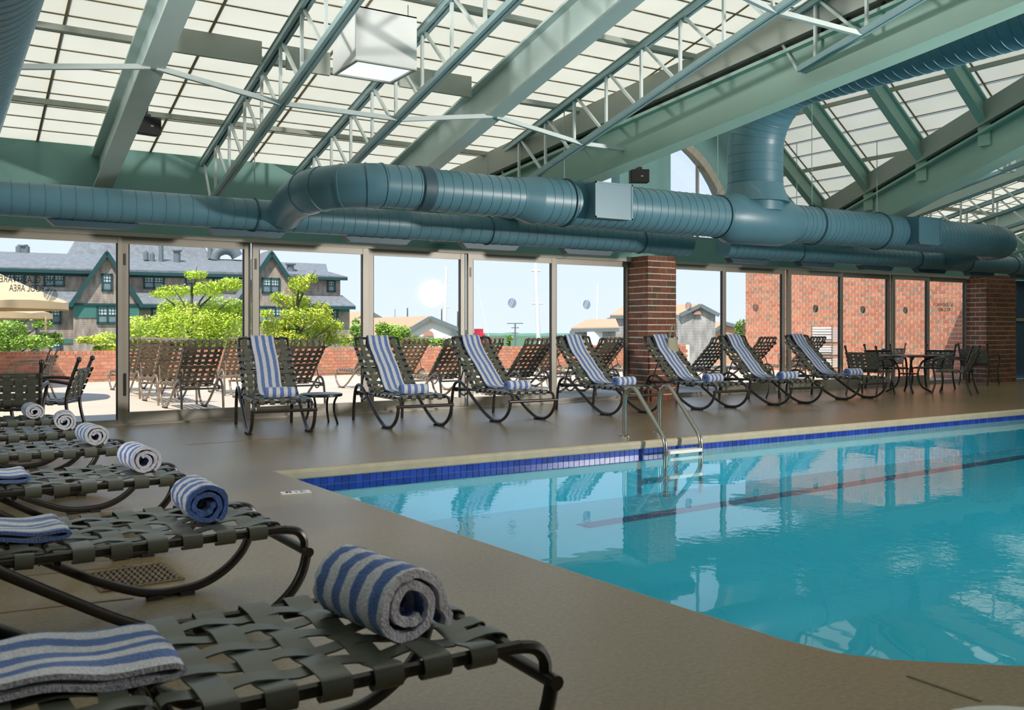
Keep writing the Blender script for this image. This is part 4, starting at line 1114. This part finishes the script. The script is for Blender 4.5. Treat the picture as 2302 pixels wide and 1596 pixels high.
def dining_table(loc, label, r=.5, h=.68, m='tube'):
    t = thing('dining_table', label, 'table', loc)
    MB().lathe([(r-.02,h-.03),(r,h-.025),(r,h-.005),(r-.01,h),(.001,h+.001)], (0,0,0), 40).build('top', m, t)
    for k in range(4):
        a = R(45+90*k); c, s = math.cos(a), math.sin(a)
        P = smooth_path([(c*(r-.06),s*(r-.06),h-.03),(c*.24,s*.24,h-.12),(c*.16,s*.16,h*.5),(c*.22,s*.22,.12),(c*.40,s*.40,.0)], 6)
        MB().tube(P, .019, 10).build('leg', m, t)
    MB().lathe([(.17,h*.5-.01),(.185,h*.5),(.17,h*.5+.01)], (0,0,0), 24).build('ring', m, t)
G1 = 'chairs around the right-hand dining table'
dining_table((15.15, 10.45, 0), 'round dark dining table right of the last lounger')
chair(CH_in, (14.05, 10.45, 0), R(-80), 'strap dining chair left of the right-hand table, beside the last towel', G1)
chair(CH_in, (15.6, 11.2, 0), R(160), 'strap dining chair behind the right-hand table against the glass', G1)
chair(CH_in, (15.45, 9.75, 0), R(20), 'strap dining chair in front of the right-hand table', G1)
chair(CH_in, (16.35, 10.75, 0), R(100), 'strap dining chair to the right of the right-hand table', G1)
chair(CH_in, (18.55, 11.15, 0), R(-78), 'strap dining chair standing alone by the far brick column', G1)
G2 = 'chairs at the left edge'
chair(CH_in, (.58, 9.80, 0), R(-6), 'strap dining chair at the left edge with its back to the viewer', G2)
chair(CH_in, (.98, 10.50, 0), R(70), 'strap dining chair seen from the side behind the rolled towels', G2)
dining_table((.05, 10.75, 0), 'round dark dining table at the left edge', .45)
# ================================================================ OUTDOORS
TZ = -.03
struct(MB().box((-30,WY+.17,TZ-.2),(45,22.6,TZ)).build('terrace', 'terrace'))
# parapet
PB, PL = .081, .170
pz = .67; par = struct(MB().box((-14,22.725,TZ-3),(21.2,22.95,pz-.012)).build('wall_parapet', 'mortar'), 'low brick parapet wall at the far side of the terrace', 'wall')
cells = []; k = 0; zc = pz
zt = pz; h = .085
x = -14.0
while x < 21:
    cells.append(((x+.04, 22.715+.05, zt-h/2+.004), 'X', .078, h-.010, .13)); x += .088
zt -= h; r_ = 0
while zt > TZ+.01:
    x = -14-(r_ % 2)*PL/2
    while x < 21:
        cells.append(((x+PL/2, 22.715+.05, zt-PB/2), 'X', PL-.017, PB-.017, .12)); x += PL
    zt -= PB; r_ += 1
def pkey(c):
    q = proj(c[0])
    if q is None or not (-30 < q[0] < 1660): return 1e6
    gaps = 0 if (q[0] < 245 or 500 < q[0] < 640 or 770 < q[0] < 785 or 970 < q[0] < 1010 or 1060 < q[0] < 1120) else 400
    return gaps + q[2]*3 + abs(c[0][2]-.4)*20
brick_set(par, cells, 'brick_o', 'brick_sunlit_r', keyf=pkey)
# wing wall running away from the pool hall
WX, WYE = 20.9, 19.95
ww = struct(MB().box((WX+.01,WY+.4,TZ),(WX+.35,WYE-.01,3.7)).build('wall_wing', 'mortar'), 'tall sunlit brick wing wall beyond the right glazing', 'wall')
cells = []; k = 0; z = TZ
while z < 3.68:
    y = WY+.4-(k % 2)*BL/2
    while y < WYE:
        a, b = max(y, WY+.4), min(y+BL-.020, WYE)
        if b-a > .03: cells.append(((WX+.03, (a+b)/2, z+(BP-.013)/2), 'Y', b-a, BP-.020, .06))
        y += BL
    z += BP; k += 1
def wkey(c):
    q = proj(c[0])
    if q is None or not (1670 < q[0] < 2165 and 600 < q[1] < 800): return 1e6
    return q[2]
brick_set(ww, cells, 'brick_o', 'brick_sunlit_r', keyf=wkey)
struct(MB().box((WX-.25,WY+.3,3.7),(WX+.5,WYE+.45,3.86)).build('trim_4', 'alu_dark'))
struct(MB().box((Xw(1650,21)-2.2,20.6,3.02),(Xw(1655,21),20.8,3.2)).build('trim_5', 'alu_dark'))

# outdoor loungers: heads to the glass, in columns
G = 'loungers out on the terrace'
cols = [(3.22,(13.38,15.02,16.65,18.3)),(4.66,(13.32,14.95,16.6)),(7.25,(13.25,14.9,16.5)),(8.72,(13.1,14.75)),(10.2,(13.1,14.8)),(11.65,(14.7,)),(12.95,(13.1,14.7)),(14.45,(13.3,)),(16.05,(13.4,))]
cn = ['leftmost','second','third','fourth','fifth','sixth','seventh','eighth','rightmost']; rn_ = ['front','second','third','back']
for i, (x, ys_) in enumerate(cols):
    for j, y in enumerate(ys_):
        dx = random.uniform(-.04,.04)
        # rear feet sit at local y=1.46; rz=180 turns the head towards the glass
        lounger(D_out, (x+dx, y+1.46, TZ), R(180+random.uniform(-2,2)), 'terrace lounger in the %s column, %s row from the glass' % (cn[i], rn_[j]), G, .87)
# terrace dining furniture and umbrella
G3 = 'terrace dining chairs'
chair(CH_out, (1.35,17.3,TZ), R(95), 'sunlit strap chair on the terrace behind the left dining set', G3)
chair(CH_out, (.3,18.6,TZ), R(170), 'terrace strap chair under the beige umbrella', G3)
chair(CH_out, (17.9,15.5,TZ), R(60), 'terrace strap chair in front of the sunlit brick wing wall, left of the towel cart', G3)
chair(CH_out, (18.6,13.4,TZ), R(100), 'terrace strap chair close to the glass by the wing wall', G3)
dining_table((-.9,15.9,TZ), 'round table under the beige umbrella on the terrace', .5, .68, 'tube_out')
uc = px_d(-110, 690, 14.5)
um = thing('patio_umbrella', 'beige patio umbrella with a double canopy at the left', 'umbrella', (uc.x, uc.y, TZ), R(15))
MB().tube([(0,0,0),(0,0,2.5)], .024, 10).build('pole', 'tube_out', um)
MB().lathe([(.28,0),(.28,.05),(.05,.1)], (0,0,0), 24).build('base', 'tube_out', um)
def canopy(r, zr, zt, val=.10, seg=8):
    mb = MB(); vs = [(0,0,zt)]; n = seg*4
    for ring, f in ((.33,.36),(.66,.70),(1.0,1.0)):
        for k in range(n):
            a = 2*math.pi*k/n; sag = 1-.045*abs(math.sin(a*seg/2)); vs.append((r*ring*sag*math.cos(a), r*ring*sag*math.sin(a), zt+(zr-zt)*f+.03*ring*abs(math.sin(a*seg/2))))
    for k in range(n):
        a = 2*math.pi*k/n; sag = 1-.045*abs(math.sin(a*seg/2)); vs.append((r*sag*math.cos(a), r*sag*math.sin(a), zr-val))
    fs = [(0,1+k,1+(k+1) % n) for k in range(n)]
    for g_ in range(3): fs += [(1+g_*n+k,1+(g_+1)*n+k,1+(g_+1)*n+(k+1) % n,1+g_*n+(k+1) % n) for k in range(n)]
    mb.add(vs, fs, True); return mb
canopy(1.75, 1.60, 2.42).build('canopy', 'umbrella', um); canopy(.5, 2.32, 2.55, .05).build('vent_cap', 'umbrella', um)
for k in range(8):
    a = 2*math.pi*k/8; MB().tube([(0,0,2.34),(1.68*math.cos(a),1.68*math.sin(a),1.59)], .009, 5).build('rib', 'tube_out', um)
um2 = px_d(-95, 700, 18.3)
u2 = thing('patio_umbrella', 'lower beige patio umbrella half hidden behind the nearer one', 'umbrella', (um2.x, um2.y, TZ), R(0))
MB().tube([(0,0,0),(0,0,2.0)], .024, 10).build('pole', 'tube_out', u2); canopy(1.7, 1.50, 2.1).build('canopy', 'umbrella', u2)
MB().tube([(1.5,-.7,1.44),(1.5,-.7,1.12)], .02, 6).build('tie', 'umbrella', u2)
# towel cart in front of the wing wall
tc = px_d(1857, 830, 23.4)
ct = thing('towel_cart', 'wire shelf cart of white towels before the wing wall', 'cart', (tc.x, tc.y, TZ), R(25))
for sx in (-1, 1):
    for sy in (-1, 1): MB().tube([(sx*.42,sy*.25,0),(sx*.42,sy*.25,1.28)], .014, 8).build('post', 'tube_out', ct)
for z in (.22, .54, .86):
    MB().box((-.42,-.25,z-.03),(.42,.25,z)).build('shelf', 'tube_out', ct)
def towel_stack(z, h, label):
    random.seed(int(z*100)); mb = MB()
    n = max(2, int(h/.06))
    for k in range(n):
        dx = random.uniform(-.02,.02); zz = z+h*(k+.5)/n
        P = [(x_, 0, zz+(h/n)*.44*s_) for s_, row in ((1, (-.40,-.38,-.1,.2,.38,.40)), ) for x_ in row]
        sec = [(-.40+dx,zz),(-.385+dx,zz+h/n*.4),(-.2+dx,zz+h/n*.49),(.1+dx,zz+h/n*.47),(.38+dx,zz+h/n*.42),(.40+dx,zz),(.385+dx,zz-h/n*.4),(0+dx,zz-h/n*.47),(-.385+dx,zz-h/n*.4)]
        mb.prism([(a, -.24, b) for a, b in sec], (0,.48,0))
    o = mb.build('towel_stack', 'towel_white', loc=ct.location, rot=(0,0,R(25))); tag(o, label, 'towels', 'white towel stacks on the cart', 'stuff')
towel_stack(.224, .24, 'white towel stack on the bottom shelf of the cart'); towel_stack(.544, .24, 'white towel stack on the middle shelf of the cart'); towel_stack(.864, .38, 'white towel stack on the top shelf of the cart')
# crochet bag hung on the fifth door lounger
bg = thing('beach_bag', 'cream crochet beach bag hanging behind the fifth door lounger', 'bag', (9.72, 10.80, .0), R(8))
mb = MB(); rings = []
for z, a, b in ((.45,.05,.03),(.48,.13,.07),(.60,.17,.09),(.80,.15,.07),(.92,.11,.05),(1.02,.09,.03)):
    rings.append([(a*math.cos(2*math.pi*k/16), b*math.sin(2*math.pi*k/16), z) for k in range(16)])
mb.add([v for g_ in rings for v in g_], [(i*16+k, i*16+(k+1) % 16, (i+1)*16+(k+1) % 16, (i+1)*16+k) for i in range(5) for k in range(16)]+[tuple(range(16))[::-1]], True)
mb.build('pouch', 'net', bg)
for dx in (-.008, .012): MB().tube(smooth_path([(-.08,dx,1.0),(-.03,dx,1.16),(.01,dx,1.235),(.05,dx,1.14),(.09,dx,1.0)], 4), .006, 6).build('handle', 'net', bg)

# ---- far ground, hills, sea
struct(MB().box((-400,23.2,-6.2),(500,420,-6)).build('ground_lawn', 'ground'))
struct(MB().box((-1500,420,-6.5),(2500,2600,-6.1)).build('sea_surface', 'sea'))
mb = MB(); rnd = random.Random(4); base = [px_d(px, 742, 380) for px in range(-200, 2600, 25)]
top = [Vector((p.x, p.y, CAM_H-2.2+rnd.uniform(-.35,.35)+(1.6 if 1540 < proj(p)[0] < 1640 else 0))) for p in base]
vs = [Vector((p.x, p.y, -7)) for p in base]+top+[t_+FW*60+Vector((0,0,.8)) for t_ in top]; n_ = len(base)
mb.add(vs, [(i, i+1, n_+i+1, n_+i) for i in range(n_-1)]+[(n_+i, n_+i+1, 2*n_+i+1, 2*n_+i) for i in range(n_-1)], True)
o = mb.build('distant_trees', 'hills'); tag(o, 'low wooded shore on the far horizon', 'trees', kind='stuff')

# ---- shingle inn
ANG = R(63.5); U = FW*math.cos(ANG)+RT*math.sin(ANG); NV = FW*math.sin(ANG)-RT*math.cos(ANG)
P0 = px_d(280, 742, 70); P0.z = 0
def iq(px, py, off=0.0):
    r = ray(px, py); o = Vector((0,0,CAM_H)); P = P0+NV*off
    t_ = (P-o).dot(NV)/r.dot(NV); q = o+r*t_; return ((q-P0).dot(U), q.z)
inn = thing('inn', 'long grey shingled inn with green trim and two gables', 'building', tuple(P0), math.atan2(U.y, U.x))
def IP(px, py, off): u, z = iq(px, py, off); return Vector((u, off, z))
def wall_px(name, m, x0, x1, ytop_px, ybot, off, dep=3.0, parent=None):
    """front wall between two pixel columns; ytop is (y at x0, y at x1) or a number"""
    ua, za = iq(x0, ytop_px[0], off); ub, zb_ = iq(x1, ytop_px[1], off)
    z0 = ybot
    return MB().prism([(ua,off,z0),(ub,off,z0),(ub,off,zb_),(ua,off,za)], (0,dep,0)).build(name, m, parent or inn)
GZ = -6
OFL = -1.4   # lower storey stands forward
wall_px('upper_wall', 'shingle', -150, 765, (600, 618), iq(300, 660, 0)[1]-1, 0.0, 8)
wall_px('lower_wall', 'shingle', -150, 786, (680, 688), GZ, OFL, 9)
wall_px('frieze_band', 'bandgreen', -150, 786, (681, 689), iq(300, 697, OFL)[1], OFL-.05, .2)
def wcorn(x): return iq(x, 762, OFL)[0]
za, zb_ = iq(200, 762, OFL-.05)[1], iq(200, 772, OFL-.05)[1]
MB().prism([(wcorn(-150),OFL-.06,zb_),(wcorn(786),OFL-.06,zb_),(wcorn(786),OFL-.06,za),(wcorn(-150),OFL-.06,za)], (0,.1,0)).build('lower_band', 'bandgreen', inn)
# corner boards
for x in (126, 226-80): pass
# roofs
def roof_quad(name, pts, th=.18, m='slate'):
    mb = MB(); P = [Vector(p) for p in pts]; mb.prism(P, (0,0,-th)); return mb.build(name, m, inn)
roof_quad('main_roof', [IP(-150,597,-.6), IP(600,613,-.6), IP(600,586,5), IP(-150,560,5)])
roof_quad('end_roof', [IP(590,612,-.6), IP(781,622,-.6), IP(737,610,2.5), IP(733,593,5), IP(600,588,5)])
roof_quad('pent_roof', [IP(-150,677,OFL-.7), IP(799,687,OFL-.7), IP(770,664,0.1), IP(-150,648,0.1)])
for nm, a, b, o_ in (('upper_gutter', (-150,599), (781,624), -.66), ('lower_gutter', (-150,679), (799,689), OFL-.76)):
    A, B = IP(*a, o_), IP(*b, o_); MB().bar(A-Vector((0,0,.12)), B-Vector((0,0,.12)), .16, .24).build(nm, 'trimgreen', inn)
A, B = IP(-150,604,-.05), IP(765,621,-.05); MB().bar(A-Vector((0,0,.22)), B-Vector((0,0,.22)), .12, .3).build('soffit_board', 'trimgreen', inn)
# tall hipped roof behind
tr = [IP(150,572,10), IP(480,590,10), IP(415,515,12.5), IP(215,515,12.5)]
mb = MB(); T2 = [IP(228,440,16), IP(395,440,16)]
mb.add(tr+T2+[IP(150,572,24), IP(480,590,24)], [(0,1,2,3),(3,2,5,4),(1,7,5,2),(0,3,4,6)]); mb.build('tower_roof', 'slate', inn)
for x0_, x1_ in ((225,262),(412,440)):
    a_, b_ = IP(x0_,536,11.2), IP(x1_,528,11.2); MB().box((a_.x,11.0,a_.z),(b_.x,14,b_.z)).build('dormer_sill', 'trimgreen', inn)
    MB().box((a_.x+.15,11.3,b_.z),(b_.x-.15,14,b_.z+1.6)).build('dormer', 'wincurtain', inn)
def window(px0, px1, py0, py1, off, n=2, parent=None, cur=True):
    u0, z1 = iq(px0, py0, off); u1, z0 = iq(px1, py1, off); fo = off-.10
    mb = MB(); f = .14
    for q in (((u0,z0),(u0+f,z1)),((u1-f,z0),(u1,z1)),((u0,z0),(u1,z0+f)),((u0,z1-f),(u1,z1))): mb.box((q[0][0],fo,q[0][1]),(q[1][0],fo+.12,q[1][1]))
    for k in range(1, n): uc_ = u0+(u1-u0)*k/n; mb.box((uc_-.06,fo,z0),(uc_+.06,fo+.12,z1))
    zm = (z0+z1)/2; mb.box((u0,fo+.02,zm-.04),(u1,fo+.1,zm+.04))
    wo = mb.build('window', 'trimgreen', parent or inn)
    for k in range(n):
        a, b = u0+(u1-u0)*k/n+.06, u0+(u1-u0)*(k+1)/n-.06
        MB().box((a,fo+.06,zm),(b,fo+.09,z1-f)).build('pane', 'wincurtain' if cur else 'winglass', wo)
        MB().box((a,fo+.06,z0+f),(b,fo+.09,zm)).build('pane', 'winglass', wo)
        g_ = MB()
        for q in (1, 2): xx = a+(b-a)*q/3; g_.box((xx-.025,fo+.045,zm),(xx+.025,fo+.062,z1-f))
        zz = (zm+z1-f)/2; g_.box((a,fo+.045,zz-.025),(b,fo+.062,zz+.025)); g_.build('muntin', 'trimgreen', wo)
for q in ((8,57,613,646,0),(98,146,614,645,0),(322,370,620,650,0),(416,440,622,652,0),(478,505,623,652,0)): window(*q, n=2 if q[1]-q[0] > 30 else 1)
window(735,754,629,657,0,1)
for q in ((111,138,691,728,OFL-.05),(30,52,691,728,OFL-.05),(340,362,692,728,OFL-.05),(420,460,693,730,OFL-.05),(746,760,694,730,OFL-.05),(111,138,762,796,OFL-.05)): window(*q, n=1)
# gables
def gable(apex, bl, br, low_, off, wins, nm):
    A, B, C = IP(*apex, off), IP(*bl, off), IP(*br, off)
    B.z = C.z = min(B.z, C.z)
    L0 = low_
    mb = MB(); mb.prism([A, Vector((B.x,off,B.z)), Vector((C.x,off,C.z))], (0,7,0)); mb.build('gable_wall', 'shingle', inn)
    ov = Vector((0,-.35,0)); up = Vector((0,0,.28))
    mb = MB()
    for E in (B, C):
        e = E+(E-A)*.04
        mb.prism([A+ov+up, e+ov+up*.6, e+up*.6+Vector((0,7.2,0)), A+up+Vector((0,7.2,0))], (0,0,-.14))
    mb.build('gable_roof', 'slate', inn)
    mb = MB()
    for E in (B, C):
        e = E+(E-A)*.04; mb.bar(A+ov+Vector((0,0,.0)), e+ov-Vector((0,0,.05)), .1, .30)
    mb.build('bargeboard', 'trimgreen', inn)
    u0, u1 = B.x+.15, C.x-.15
    MB().box((u0,off+.05,L0),(u1,off+6,B.z)).build('bay_wall', 'shingle', inn)
    MB().box((u0-.02,off+.0,B.z-1.0),(u1+.02,off+.06,B.z-.0)).build('bay_band', 'bandgreen', inn)
    MB().box((B.x-.1,off-.1,B.z-.08),(C.x+.1,off+.1,B.z+.06)).build('bay_sill', 'trimgreen', inn)
    for q in wins: window(*q[:4], off-.0, q[4])
OG = OFL-.9
gable((240,569), (160,683), (317,684), GZ, OG, [(228,253,615,655,1),(217,266,689,728,2)], 'a')
gable((609,569), (527,689), (692,690), GZ, OG-.6, [(588,629,624,660,2),(576,640,690,727,3)], 'b')
# roof plant
def cyl(px, py, off, r, h, m='metalgrey', cap=None):
    p = IP(px, py, off); mb = MB(); mb.lathe([(r,-.3),(r,h),(r*1.5 if cap else r*.6,h+.02),(r*1.5 if cap else r*.5,h+.12 if cap else h+.15)], tuple(p), 14); return mb
cyl(362,582,3,.19,1.2,cap=1).build('vent', 'metalgrey', inn); cyl(472,573,4.5,.2,1.4,cap=1).build('vent', 'metalgrey', inn); cyl(398,582,3,.27,.6,cap=1).build('vent', 'metalgrey', inn)
cyl(52,566,5,.22,.4,cap=1).build('vent', 'metalgrey', inn); cyl(328,576,3,.2,.3).build('vent', 'metalgrey', inn); cyl(342,580,3,.2,.3).build('vent', 'metalgrey', inn); cyl(653,612,1.2,.3,.6,cap=1).build('vent', 'metalgrey', inn)
p = IP(500,580,4.6); mb = MB()
pts = [p+Vector((0.9*math.cos(R(a))*1.1+.3,0,1.0*math.sin(R(a))-.2)) for a in range(180, 19, -20)]
mb.tube(pts, [.45]*3+[.5]*(len(pts)-3), 12); mb.build('vent_hood', 'metalgrey', inn)
for x in (43, 59): cyl(x, 560, 5, .25, .2).build('vent', 'metalgrey', inn)
# downpipes and corner boards
for x, y0, y1, o_ in ((80,600,680,-.1),(82,684,800,OFL-.1)):
    a, b = IP(x,y0,o_), IP(x,y1,o_); MB().bar((a.x,o_,a.z),(a.x,o_,b.z),.14,.14).build('downpipe', 'trimgreen', inn)

# ---- trees
def tree(name, label, clusters, d, m, n, trunk, group='trees beyond the terrace wall', size=.085, m2=None):
    t = thing(name, label, 'tree', (0,0,0), group=group); c0 = px_d(trunk[0], 742, d); t.location = (c0.x, c0.y, -6)
    off = Vector((c0.x, c0.y, -6)); rnd = random.Random(n)
    tot = sum(c[2]*c[3] for c in clusters); mbs = [MB(), MB()]
    for cx_, cy_, rx, ry in clusters:
        k = int(n*rx*ry/tot)
        cen = px_d(cx_, cy_, d+rnd.uniform(-.6,.6)); sx = rx*d/F_PX; sz = ry*d/F_PX
        for _ in range(k):
            # leaves gather in layered sprays
            a = rnd.uniform(0, 2*math.pi); rr = rnd.random()**.45; lay = rnd.choice((-.75,-.4,-.1,.2,.5,.8))
            q = cen+RT*(sx*rr*math.cos(a))+FW*(min(sx,sz*1.3)*rr*math.sin(a))+Vector((0,0,sz*(lay*math.sqrt(max(0,1-rr*rr*.75))+rnd.gauss(0,.12))))-off
            ax = Vector((rnd.gauss(0,1),rnd.gauss(0,1),rnd.gauss(0,.5))).normalized(); up = Vector((rnd.gauss(0,.5),rnd.gauss(0,.5),1)).normalized(); b = ax.cross(up)
            if b.length < .1: continue
            b.normalize(); s_ = size*rnd.uniform(.7,1.4)
            mbs[1 if (m2 and rnd.random() < .25) else 0].add([q-ax*s_, q-b*s_*.45, q+ax*s_, q+b*s_*.45], [(0,1,2,3)])
    mbs[0].build('foliage', m, t, kind='stuff')
    if mbs[1].v: mbs[1].build('foliage', m2, t, kind='stuff')
    mb = MB(); base = Vector((0,0,0)); topc = px_d(trunk[0], trunk[1], d)-off
    mb.tube([base, topc*.5+Vector((.1,0,0)), topc], [.16,.09,.03], 8)
    mb.build('trunk', 'bark', t)
    for cx_, cy_, rx, ry in clusters:
        e = px_d(cx_, cy_, d)-off; s0 = Vector((topc.x*.8, topc.y*.8, max(2.5, min(topc.z, e.z-1.0))))
        MB().tube([s0, (s0+e)/2+Vector((0,0,.1)), e, e+(e-s0).normalized()*.3], [.045,.03,.018,.006], 6).build('branch', 'bark', t)
tree('leafy_tree', 'bright yellow-green tree behind the terrace wall, left of the second gable', [(330,745,62,38),(430,735,70,50),(505,738,60,44),(400,700,45,30),(260,765,45,22),(395,655,46,15),(362,662,24,10),(470,650,34,20),(440,618,26,11),(520,640,28,18),(500,690,46,24),(545,700,26,18),(318,772,60,18),(480,775,80,18)], 31, 'leaf', 24000, (430,625), m2='leaf2', size=.05)
tree('leafy_tree', 'slender yellow-green tree before the right end of the inn', [(672,640,24,20),(700,625,14,12),(660,680,40,20),(625,670,18,14),(690,715,60,26),(720,690,22,12),(620,735,36,22),(690,755,70,26),(640,765,50,22),(740,735,34,18),(600,705,16,10),(760,765,36,16)], 31, 'leaf', 13000, (668,625), m2='leaf_o', size=.048)
tree('leafy_tree', 'sparse green tree at the left edge behind the wall', [(20,745,40,26),(60,770,60,18),(110,755,30,9),(95,730,22,8),(70,712,44,10),(10,780,40,12),(120,765,24,9)], 29, 'leaf3', 7000, (5,720), m2='leaf', size=.05)
tree('low_shrub', 'green shrub in front of the white gabled house', [(885,752,38,24),(930,768,34,14),(860,740,16,16),(985,770,30,10)], 30, 'leaf3', 6000, (885,740), m2='leaf', size=.05, group='shrubs beyond the wall')
tree('low_shrub', 'pale shrub between the inn and the white house', [(805,745,18,18),(815,770,24,14),(800,725,8,10)], 45, 'leaf3', 700, (805,735), group='shrubs beyond the wall', size=.12)
tree('low_shrub', 'green bush against the edge of the wing wall', [(1670,745,18,30),(1660,770,22,16)], 34, 'leaf3', 2500, (1672,720), group='shrubs beyond the wall', size=.05)
tree('low_shrub', 'yellow-green leaves low at the left door frame', [(240,785,30,10),(205,765,30,7)], 28, 'leaf2', 1800, (262,760), group='shrubs beyond the wall')
tree('low_shrub', 'small dark pine beside the utility pole', [(1146,760,6,6),(1143,770,5,8)], 80, 'leaf3', 200, (1146,755), group='shrubs beyond the wall', size=.15)

# ---- harbour buildings
def box_house(name, label, x0, x1, yeave, ypeak, xpeak, d, m, roof_dir, depth=14, left_px=None):
    """gable end faces the viewer; roof runs back"""
    t = thing(name, label, 'building', (0,0,0)); c = px_d(x0, 742, d); t.location = (c.x, c.y, -6); o_ = Vector((c.x, c.y, -6))
    A, B, C = px_d(x0, yeave, d)-o_, px_d(x1, yeave, d)-o_, px_d(xpeak, ypeak, d)-o_
    dv = (FW*math.cos(R(roof_dir))+RT*math.sin(R(roof_dir)))*depth
    f0, f1 = Vector((A.x,A.y,0)), Vector((B.x,B.y,0))
    mb = MB(); mb.prism([f0, f1, B, C, A], dv); mb.build('wall', m, t)
    ov = -dv.normalized()*.4; mb = MB()
    for E in (A, B):
        e = E+(E-C)*.05; mb.prism([C+ov, e+ov, e+dv, C+dv], (0,0,.22))
    mb.build('roof', 'terracotta', t)
    mb = MB()
    for E in (A, B): e = E+(E-C)*.05; mb.bar(C+ov*1.1+Vector((0,0,.05)), e+ov*1.1+Vector((0,0,.05)), .12, .35)
    mb.build('bargeboard', 'metalgrey', t)
    return t, C, o_
def lunette(t, px, py, d, r, o_):
    p = px_d(px, py, d-.3)-o_; mb = MB(); pts = [p+RT*(r*math.cos(R(a)))+Vector((0,0,r*math.sin(R(a)))) for a in range(0, 181, 15)]
    mb.prism(pts, FW*.15); mb.build('lunette_window', mat('lunette', rgb(190, 140, 122), .7), t)
t, C, o_ = box_house('boathouse', 'white gabled house with a terracotta roof and half-round window', 868, 1100, 772, 716, 963, 78, 'housewhite', -28, 24)
lunette(t, 963, 755, 78, .45, o_)
p = px_d(1022,748,77.6)-o_; MB().box(p-Vector((.25,.1,.2)), p+Vector((.25,.1,.2))).build('vent', 'metalgrey', t)
t, C, o_ = box_house('grey_warehouse', 'tall grey shingled gabled building right of the column', 1524, 1608, 709, 688, 1568, 85, 'greyshingle', -28, 6)
lunette(t, 1568, 707, 85, .35, o_)
def long_house(name, label, x0, x1, yt0, yt1, ye0, ye1, d, m, dep=6):
    t = thing(name, label, 'building', (0,0,0)); c = px_d(x0, 742, d); t.location = (c.x, c.y, -6); o_ = Vector((c.x, c.y, -6))
    A, B = px_d(x0, ye0, d)-o_, px_d(x1, ye1, d)-o_
    MB().prism([Vector((A.x,A.y,0)), Vector((B.x,B.y,0)), B, A], FW*dep).build('wall', m, t)
    Rp0, Rp1 = px_d(x0+26, yt0, d+dep*.8)-o_, px_d(x1, yt1, d+dep*.8)-o_
    mb = MB(); mb.prism([A-RT*.3-FW*.3, B+RT*.2-FW*.3, Rp1, Rp0], (0,0,.2)); mb.build('roof', 'terracotta', t)
    MB().bar(A-FW*.32-RT*.3, B-FW*.32+RT*.2, .1, .25).build('fascia', 'metalgrey', t)
    a = px_d((x0+x1)/2+8, 762, d-.1)-o_; MB().box(a-Vector((1,.05,.5)), a+Vector((1,.05,.5))).build('sign_panel', 'housewhite', t)
long_house('grey_shed', 'long low grey shingled shed with a terracotta roof left of the column', 1293, 1384, 724, 722, 743, 741, 64, 'greyshingle')
long_house('grey_shed', 'taller grey shingled shed behind the brick column', 1379, 1520, 690, 690, 713, 712, 72, 'greyshingle', 5)
t, C, o_ = box_house('far_house', 'small terracotta roofed house beyond the inn', 800, 860, 720, 703, 830, 110, 'housewhite', -30, 10)
t, C, o_ = box_house('far_house', 'low terracotta roof right of the tall warehouse', 1600, 1690, 745, 728, 1625, 95, 'terracotta', -28, 12)
# masts, pole, crane
def mast(label, x0, y0, x1, y1, d, r, m='housewhite', arms=()):
    t = thing('sailboat_mast', label, 'mast', (0,0,0), group='masts in the harbour'); a = px_d(x0, y0, d); b = px_d(x1, y1, d); t.location = (a.x, a.y, -6); o_ = Vector((a.x, a.y, -6))
    a = a-o_; b = b-o_; MB().tube([Vector((a.x,a.y,0)), a, b], [r, r, r*.7], 8).build('spar', m, t)
    for f, w_ in arms: q = a+(b-a)*f; MB().tube([q-RT*w_, q+RT*w_], r*.4, 6).build('spreader', m, t)
mast('tall white sailboat mast behind the white house', 1000, 730, 1004, 600, 125, .26, arms=((.3,.5),(.65,.4)))
mast('tall cream sailboat mast right of the utility pole', 1211, 770, 1202, 540, 66, .16, 'plastic_white', arms=((.38,.4),(.7,.35)))
mast('slim white mast left of the brick column', 1342, 728, 1344, 637, 95, .12, arms=((.1,.5),))
for x, y, lab in ((916,692,'short dark mast over the left of the white roof'),(993,695,'short dark mast beside the tall white mast'),(1029,700,'short dark mast at the right of the white roof')): mast(lab, x, 740, x, y, 122, .11, 'alu_dark')
mast('thin pale mast at the left of the white roof', 888, 720, 888, 694, 122, .08, 'alu')
up_ = thing('utility_pole', 'grey utility pole with cross arms on the horizon', 'pole', (0,0,0)); a = px_d(1159,790,85); up_.location = (a.x, a.y, -6); o_ = Vector((a.x, a.y, -6)); b = px_d(1158,727,85)-o_
MB().tube([(0,0,0), b], .07, 8).build('post', 'metalgrey', up_)
for z, w_ in ((0,.75),(-.4,.35),(-.9,.3),(-1.4,.3)): MB().bar(b+Vector((0,0,z))-RT*w_, b+Vector((0,0,z))+RT*w_, .06, .08).build('cross_arm', 'metalgrey', up_)
cr = thing('boat_crane', 'red crane boom leaning beside the white house', 'crane', (0,0,0)); a = px_d(1105,785,60); b = px_d(1076,746,60); cr.location = (a.x, a.y, -6); o_ = Vector((a.x, a.y, -6))
MB().bar(a-o_+(a-b)*1.0, b-o_, .42, .42).build('boom', 'red', cr); MB().box(b-o_-Vector((.22,.22,.2)), b-o_+Vector((.22,.22,.2))).build('boom_head', 'red', cr)
q = px_d(1072,640,60)-o_; MB().tube([a-o_+Vector((0,0,0)), q], .02, 5).build('cable', 'housewhite', cr)
MB().tube([Vector((0,0,0)), a-o_+(a-b)*1.0], .4, 8).build('base', 'red', cr)
